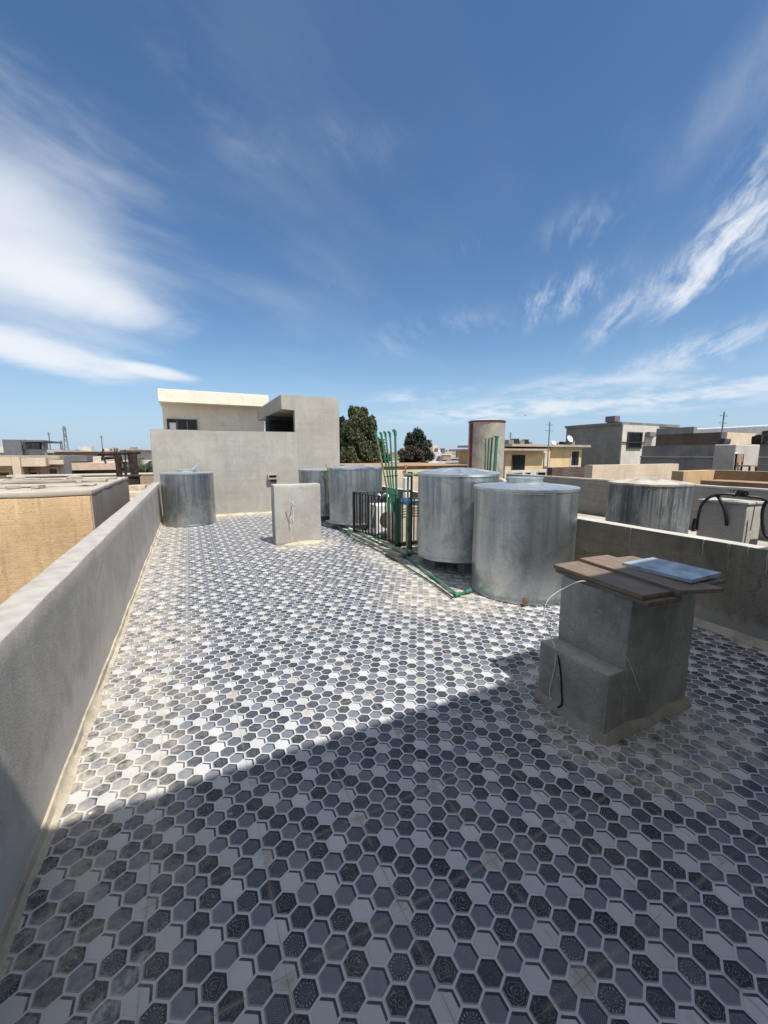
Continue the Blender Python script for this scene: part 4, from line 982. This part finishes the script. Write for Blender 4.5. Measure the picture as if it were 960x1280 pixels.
def tree(name, label, cat, px, D, ytop, ybot, halfw, mat, seed, n=9000, size=.22, droop=1.0, clump_f=None, grp=None, squash=1.0, nc=34, cs=1.0):
    az = YAW + math.atan((px - 480) / 505); dep = D * math.cos(math.atan((px - 480) / 505))
    X, Y = D * math.sin(az), D * math.cos(az); zt = EYE + (568 - ytop) / 505 * dep; zb = EYE + (568 - ybot) / 505 * dep; hw = halfw / 505 * dep
    th = thing(name, label, cat, (X, Y, -7), 0, grp)
    rr = random.Random(seed); cz0, cz1 = zb + 7, zt + 7; Hc = cz1 - cz0
    tr = MB(); tr.tube([(0, 0, 0), (.1, .05, cz0 * .6), (.0, .1, cz0 + Hc * .35), (.1, 0, cz0 + Hc * .8)], [.30, .22, .09, .02], 10)
    clumps = []
    for k in range(nc):
        t = rr.random() ** .8; prof = clump_f(t) if clump_f else math.sin(math.pi * min(1, .15 + t * .8)) ** .7
        a = rr.uniform(0, 2 * math.pi); rd = hw * prof * rr.uniform(.25, 1.08)
        c = (rd * math.cos(a), rd * math.sin(a), cz0 + Hc * (t * .9 + .03)); cr = cs * hw * rr.uniform(.2, .46) * (.6 + .4 * prof)
        clumps.append((*c, cr, squash * rr.uniform(.8, 1.3)))
        tr.tube([(0, 0, max(1, c[2] - Hc * .28)), (c[0] * .5, c[1] * .5, c[2] - Hc * .08), c], [.045, .03, .01], 6)
    clumps.append((0, 0, cz1 - hw * .3, hw * .34, 1.2))
    tr.build('trunk', 'bark', th, smooth=60)
    V, F, S = leaf_cloud(clumps, n, size, droop, seed)
    me = bpy.data.meshes.new('crown'); me.from_pydata(V, [], F); me.materials.append(MATS[mat])
    me.attributes.new('shade', 'FLOAT', 'FACE').data.foreach_set('value', np.array(S, dtype=np.float32))
    o = bpy.data.objects.new('crown', me); COL.objects.link(o); o.parent = th
    return th
tree('eucalyptus_tree', 'tall drooping olive green tree rising right behind the far grey building', 'tree', 447, 34, 511, 588, 25, 'leaf_olive', 3, 27000, .17, 2.6, lambda t: .95 - .25 * t if t < .6 else .95 - (t - .6) * 1.6, None, 2.2, 60, .66)
tree('leafy_tree', 'rounded dark green tree right of the upright pipes', 'tree', 521, 46, 537, 588, 19, 'leaf_dark', 11, 12000, .17, .4, None, None, 1.0, 44, .72)
tree('dry_tree', 'reddish brown dry tree crown in front of the rounded dark tree', 'tree', 514, 40, 558, 590, 15, 'leaf_dry', 21, 9000, .15, .2, None)
tree('leafy_tree', 'lower spreading tree at the foot of the tall drooping tree', 'tree', 470, 38, 549, 592, 15, 'leaf_olive', 31, 11000, .18, .6, None)
tree('leafy_tree', 'dark shrubby tree peeking between the far building and the drooping tree', 'tree', 428, 40, 522, 588, 8, 'leaf_dark', 35, 8000, .18, .8, None)
for k in range(22):
    px = rng.choice((rng.uniform(-10, 140), rng.uniform(530, 582), rng.uniform(630, 705))); Dt = rng.uniform(60, 200); hwp = rng.uniform(1.0, 1.9) * 505 / Dt
    tree('town_tree', 'small dark tree among the far houses of the town', 'tree', px, Dt, 568 - rng.uniform(-4, 4), 590, hwp, 'leaf_dark', 100 + k, 900, .45, .4, None, 'trees among the far houses', 1.0, 14)
def palm(px, D, ytop, label, seed):
    az = YAW + math.atan((px - 480) / 505); dep = D * math.cos(math.atan((px - 480) / 505)); zt = EYE + (568 - ytop) / 505 * dep
    th = thing('palm_tree', label, 'palm tree', (D * math.sin(az), D * math.cos(az), -7)); hz = zt + 7 - 1.1; rr = random.Random(seed)
    MB().tube([(0, 0, 0), (.1, 0, hz * .5), (0, 0, hz)], [.28, .22, .2], 10).build('trunk', 'bark', th, smooth=60)
    V, F, S = [], [], []
    for k in range(30):
        a = rr.uniform(0, 6.28); el = rr.uniform(.1, 1.4); L = rr.uniform(1.3, 1.9); d = Vector((math.cos(a), math.sin(a), 0))
        for s_ in range(22):
            t = s_ / 21; c = d * (L * t * math.cos(el)) + Vector((0, 0, hz + L * (t * math.sin(el) - .55 * t * t)))
            for sd in (-1, 1):
                n = d.cross(Vector((0, 0, 1))) * sd; ll = .34 * math.sin(math.pi * (.15 + .8 * t)); q = len(V)
                V += [c, c + d * .03 + n * .01, c + n * ll * .8 + d * ll * .7 - Vector((0, 0, ll * .35)), c - d * .02]; F.append((q, q + 1, q + 2, q + 3)); S.append(rr.random())
    me = bpy.data.meshes.new('fronds'); me.from_pydata(V, [], F); me.materials.append(MATS['leaf_palm'])
    me.attributes.new('shade', 'FLOAT', 'FACE').data.foreach_set('value', np.array(S, dtype=np.float32))
    o = bpy.data.objects.new('fronds', me); COL.objects.link(o); o.parent = th
palm(180, 24, 563, 'dusty green palm beside the far grey wall', 2); palm(171, 27, 566, 'shorter palm behind the rusty post frame', 5)

# ---------------------------------------------------------------- birds
def bird(px, py, D, label, sc, rz):
    d = ray(px, py).normalized() * D
    b = bmesh.new(); m = MB(); m.bm.free(); m.bm = b
    m.tube([(-.17, 0, 0), (-.12, 0, .005), (-.05, 0, .01), (.04, 0, .01), (.10, 0, .02), (.14, 0, .022), (.17, 0, .015)], [.006, .022, .045, .05, .036, .03, .006], 10)
    for s_ in (-1, 1):
        pts = [(.06, .03 * s_, .02), (.09, .2 * s_, .09), (.03, .42 * s_, .06), (-.02, .25 * s_, .07), (-.06, .03 * s_, .02)]
        top = [b.verts.new(p) for p in pts]; bot = [b.verts.new((p[0], p[1], p[2] - .012)) for p in pts]
        b.faces.new(top); b.faces.new(list(reversed(bot)))
        for k in range(5): b.faces.new((top[k], bot[k], bot[(k + 1) % 5], top[(k + 1) % 5]))
    tp = [(-.12, -.02, .005), (-.27, -.05, 0), (-.27, .05, 0), (-.12, .02, .005)]
    t1 = [b.verts.new(p) for p in tp]; t2 = [b.verts.new((p[0], p[1], p[2] - .01)) for p in tp]; b.faces.new(t1); b.faces.new(list(reversed(t2)))
    for k in range(4): b.faces.new((t1[k], t2[k], t2[(k + 1) % 4], t1[(k + 1) % 4]))
    o = m.build('bird', 'bird_feather'); o.location = d + Vector((0, 0, EYE)); o.rotation_euler = (R(20), R(-8), rz); o.scale = (sc,) * 3
    tag(o, label, 'bird')
bird(416, 359, 90, 'tiny dark bird flying high over the far building', .75, .4); bird(656.5, 519, 60, 'small dark bird gliding low over the yellow house', .75, 2.0)

# ---------------------------------------------------------------- sky, sun, camera
SUN = Vector((.145, -.5, 1)).normalized()
world = bpy.data.worlds.new('World'); scene.world = world; world.use_nodes = True
g = G(world.node_tree)
D = g.n('ShaderNodeTexCoord').outputs['Generated']
sky = g.n('ShaderNodeTexSky', sky_type='NISHITA', sun_disc=False, sun_elevation=math.asin(SUN.z), sun_rotation=math.atan2(SUN.x, SUN.y), altitude=250, air_density=1.0, dust_density=0.25, ozone_density=2.0)
dx, dy, dz = g.xyz(D)
den = g.mx(g.add(dz, .12), .05)
P = g.vec(g.m('DIVIDE', dx, den), g.m('DIVIDE', dy, den), 0)
warp = g.noise(P, 1.4, 4, .55, 0, True)
Pw = g.vadd(P, g.scl(g.vadd(warp, (-.5, -.5, -.5)), (.22, .22, .22)))
def streaks(ang, sx, sy, sc, det=7, ro=.6):
    c, s_ = math.cos(ang), math.sin(ang)
    a = g.dot(Pw, (c, s_, 0)); b_ = g.dot(Pw, (-s_, c, 0))
    return g.noise(g.vec(g.mul(a, sx), g.mul(b_, sy), .3), sc, det, ro)
soft = streaks(.5, .55, 1.3, 1.5, 6, .55)
wisp = streaks(R(40), .6, 1.7, 1.8, 9, .64)
wisp2 = streaks(R(44), .9, 3.6, 2.2, 9, .66)
fluff = g.noise(Pw, 2.2, 8, .6)
def blob(px, py, rx, ry, rot):
    """oval region of sky round a sight line; radii in degrees-like tangent units"""
    c = ray(px, py).normalized(); t1 = c.cross(Vector((0, 0, 1))).normalized(); t2 = t1.cross(c).normalized()
    t1, t2 = t1 * math.cos(rot) + t2 * math.sin(rot), t2 * math.cos(rot) - t1 * math.sin(rot)
    a = g.dot(D, tuple(t1 / rx)); b_ = g.dot(D, tuple(t2 / ry)); f = g.step(g.dot(D, tuple(c)), .0, .3)
    return g.mul(f, g.m('POWER', 2.718, g.mul(g.add(g.mul(a, a), g.mul(b_, b_)), -1)))
def cover(bl, tex, lo, hi, amt):
    return g.mul(g.mul(g.step(bl, .10, 1.05), g.step(tex, lo, hi)), amt)
def core(bl, tex, lo, hi, amt):
    return g.mul(g.step(g.add(g.mul(bl, .75), g.mul(tex, .5)), lo, hi), amt)
dens = None
def acc(x):
    global dens
    dens = x if dens is None else g.sub(1, g.mul(g.sub(1, dens), g.sub(1, x)))
puff = g.noise(g.vadd(Pw, (3.1, 1.7, 0)), 1.7, 9, .62, .35)
mixd = g.add(g.mul(soft, .45), g.mul(puff, .55))
acc(core(blob(-25, 275, .31, .16, R(-22)), mixd, .46, 1.02, .80))
acc(core(blob(60, 350, .24, .060, R(-9)), puff, .48, 1.0, .8))
acc(core(blob(40, 438, .24, .040, R(-8)), puff, .50, .95, .9))
acc(core(blob(190, 464, .10, .018, R(-7)), puff, .52, .95, .85))
acc(cover(blob(0, 80, .28, .11, R(-30)), soft, .40, .70, .5))
acc(cover(blob(290, 120, .20, .08, R(-35)), fluff, .46, .75, .26))
acc(cover(blob(440, 182, .12, .05, 0), wisp, .46, .75, .20))
acc(cover(blob(170, 250, .45, .30, 0), soft, .42, .8, .17))
acc(cover(blob(955, 220, .15, .055, R(58)), wisp2, .38, .68, .8)); acc(cover(blob(940, 285, .12, .055, R(30)), g.add(g.mul(puff, .5), g.mul(wisp2, .5)), .40, .62, .75))
acc(cover(blob(890, 318, .11, .045, R(45)), wisp2, .40, .70, .7))
acc(cover(blob(868, 355, .08, .03, R(40)), wisp2, .38, .68, .7))
acc(cover(blob(694, 373, .12, .045, R(18)), wisp2, .40, .68, .6))
acc(cover(blob(782, 385, .10, .03, R(40)), wisp2, .38, .66, .55))
acc(cover(blob(548, 415, .18, .045, R(8)), wisp, .42, .72, .38))
acc(cover(blob(880, 436, .16, .035, R(12)), wisp2, .38, .68, .5))
acc(cover(blob(745, 480, .22, .035, R(4)), puff, .38, .66, .6))
acc(cover(blob(660, 511, .36, .028, R(2)), fluff, .36, .62, .7))
acc(cover(blob(890, 488, .28, .032, R(3)), fluff, .40, .64, .6))
acc(cover(blob(530, 494, .14, .022, R(6)), fluff, .42, .66, .55))
acc(cover(blob(735, 285, .09, .05, 0), wisp2, .46, .72, .25))
acc(cover(blob(595, 280, .06, .035, R(50)), wisp2, .46, .70, .3))
acc(cover(blob(940, 95, .16, .05, R(40)), wisp, .42, .75, .18))
fill_veil = g.step(dz, .80, .95)  # unseen bright patch of sky added overhead to lift the shade
rear_fill = g.step(g.dot(D, (-math.sin(YAW), -math.cos(YAW), 0)), .15, .7)  # unseen cloud cover added behind the camera as neutral fill light
acc(g.mul(rear_fill, g.lin(soft, .3, .6, .35, .85)))
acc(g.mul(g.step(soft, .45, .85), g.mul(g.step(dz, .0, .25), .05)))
hs = g.n('ShaderNodeHueSaturation'); g.put(hs.inputs['Saturation'], 1.16); g.put(hs.inputs['Value'], .93); g.put(hs.inputs['Color'], sky.outputs[0])
cloud = g.mix(1.0, (6.3, 6.6, 7.0), (1, 1, 1), 'MULTIPLY')
hz_ = g.step(dz, -.02, .26, 1, 0)
base = g.mix(g.mul(hz_, .85), hs.outputs[0], (2.7, 3.95, 5.6))
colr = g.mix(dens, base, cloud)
colr = g.mix(g.mul(fill_veil, g.lin(soft, .3, .6, .45, .8)), colr, (9.0, 8.7, 8.3))
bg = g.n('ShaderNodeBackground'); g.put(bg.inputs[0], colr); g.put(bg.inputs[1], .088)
o_ = g.n('ShaderNodeOutputWorld'); g.nt.links.new(bg.outputs[0], o_.inputs[0])

sl = bpy.data.lights.new('sun', 'SUN'); sl.energy = 3.9; sl.angle = R(.53); sl.color = (1.0, .965, .91)
so = bpy.data.objects.new('sun', sl); COL.objects.link(so); so.rotation_euler = SUN.to_track_quat('Z', 'Y').to_euler(); so.location = (0, 0, 30)

cam = bpy.data.cameras.new('camera'); cam.sensor_fit = 'HORIZONTAL'; cam.sensor_width = 36; cam.lens = 500 / 960 * 36; cam.clip_start = .05; cam.clip_end = 9000
co = bpy.data.objects.new('camera', cam); COL.objects.link(co); co.location = (0, 0, EYE); co.rotation_euler = (R(90) - PITCH, 0, -YAW)
scene.camera = co
scene.view_settings.view_transform = 'Standard'; scene.view_settings.look = 'None'; scene.view_settings.gamma = 1; scene.view_settings.use_curve_mapping = False
scene.view_settings.exposure = 0.68
scene.cycles.max_bounces = 6; scene.cycles.use_denoising = True
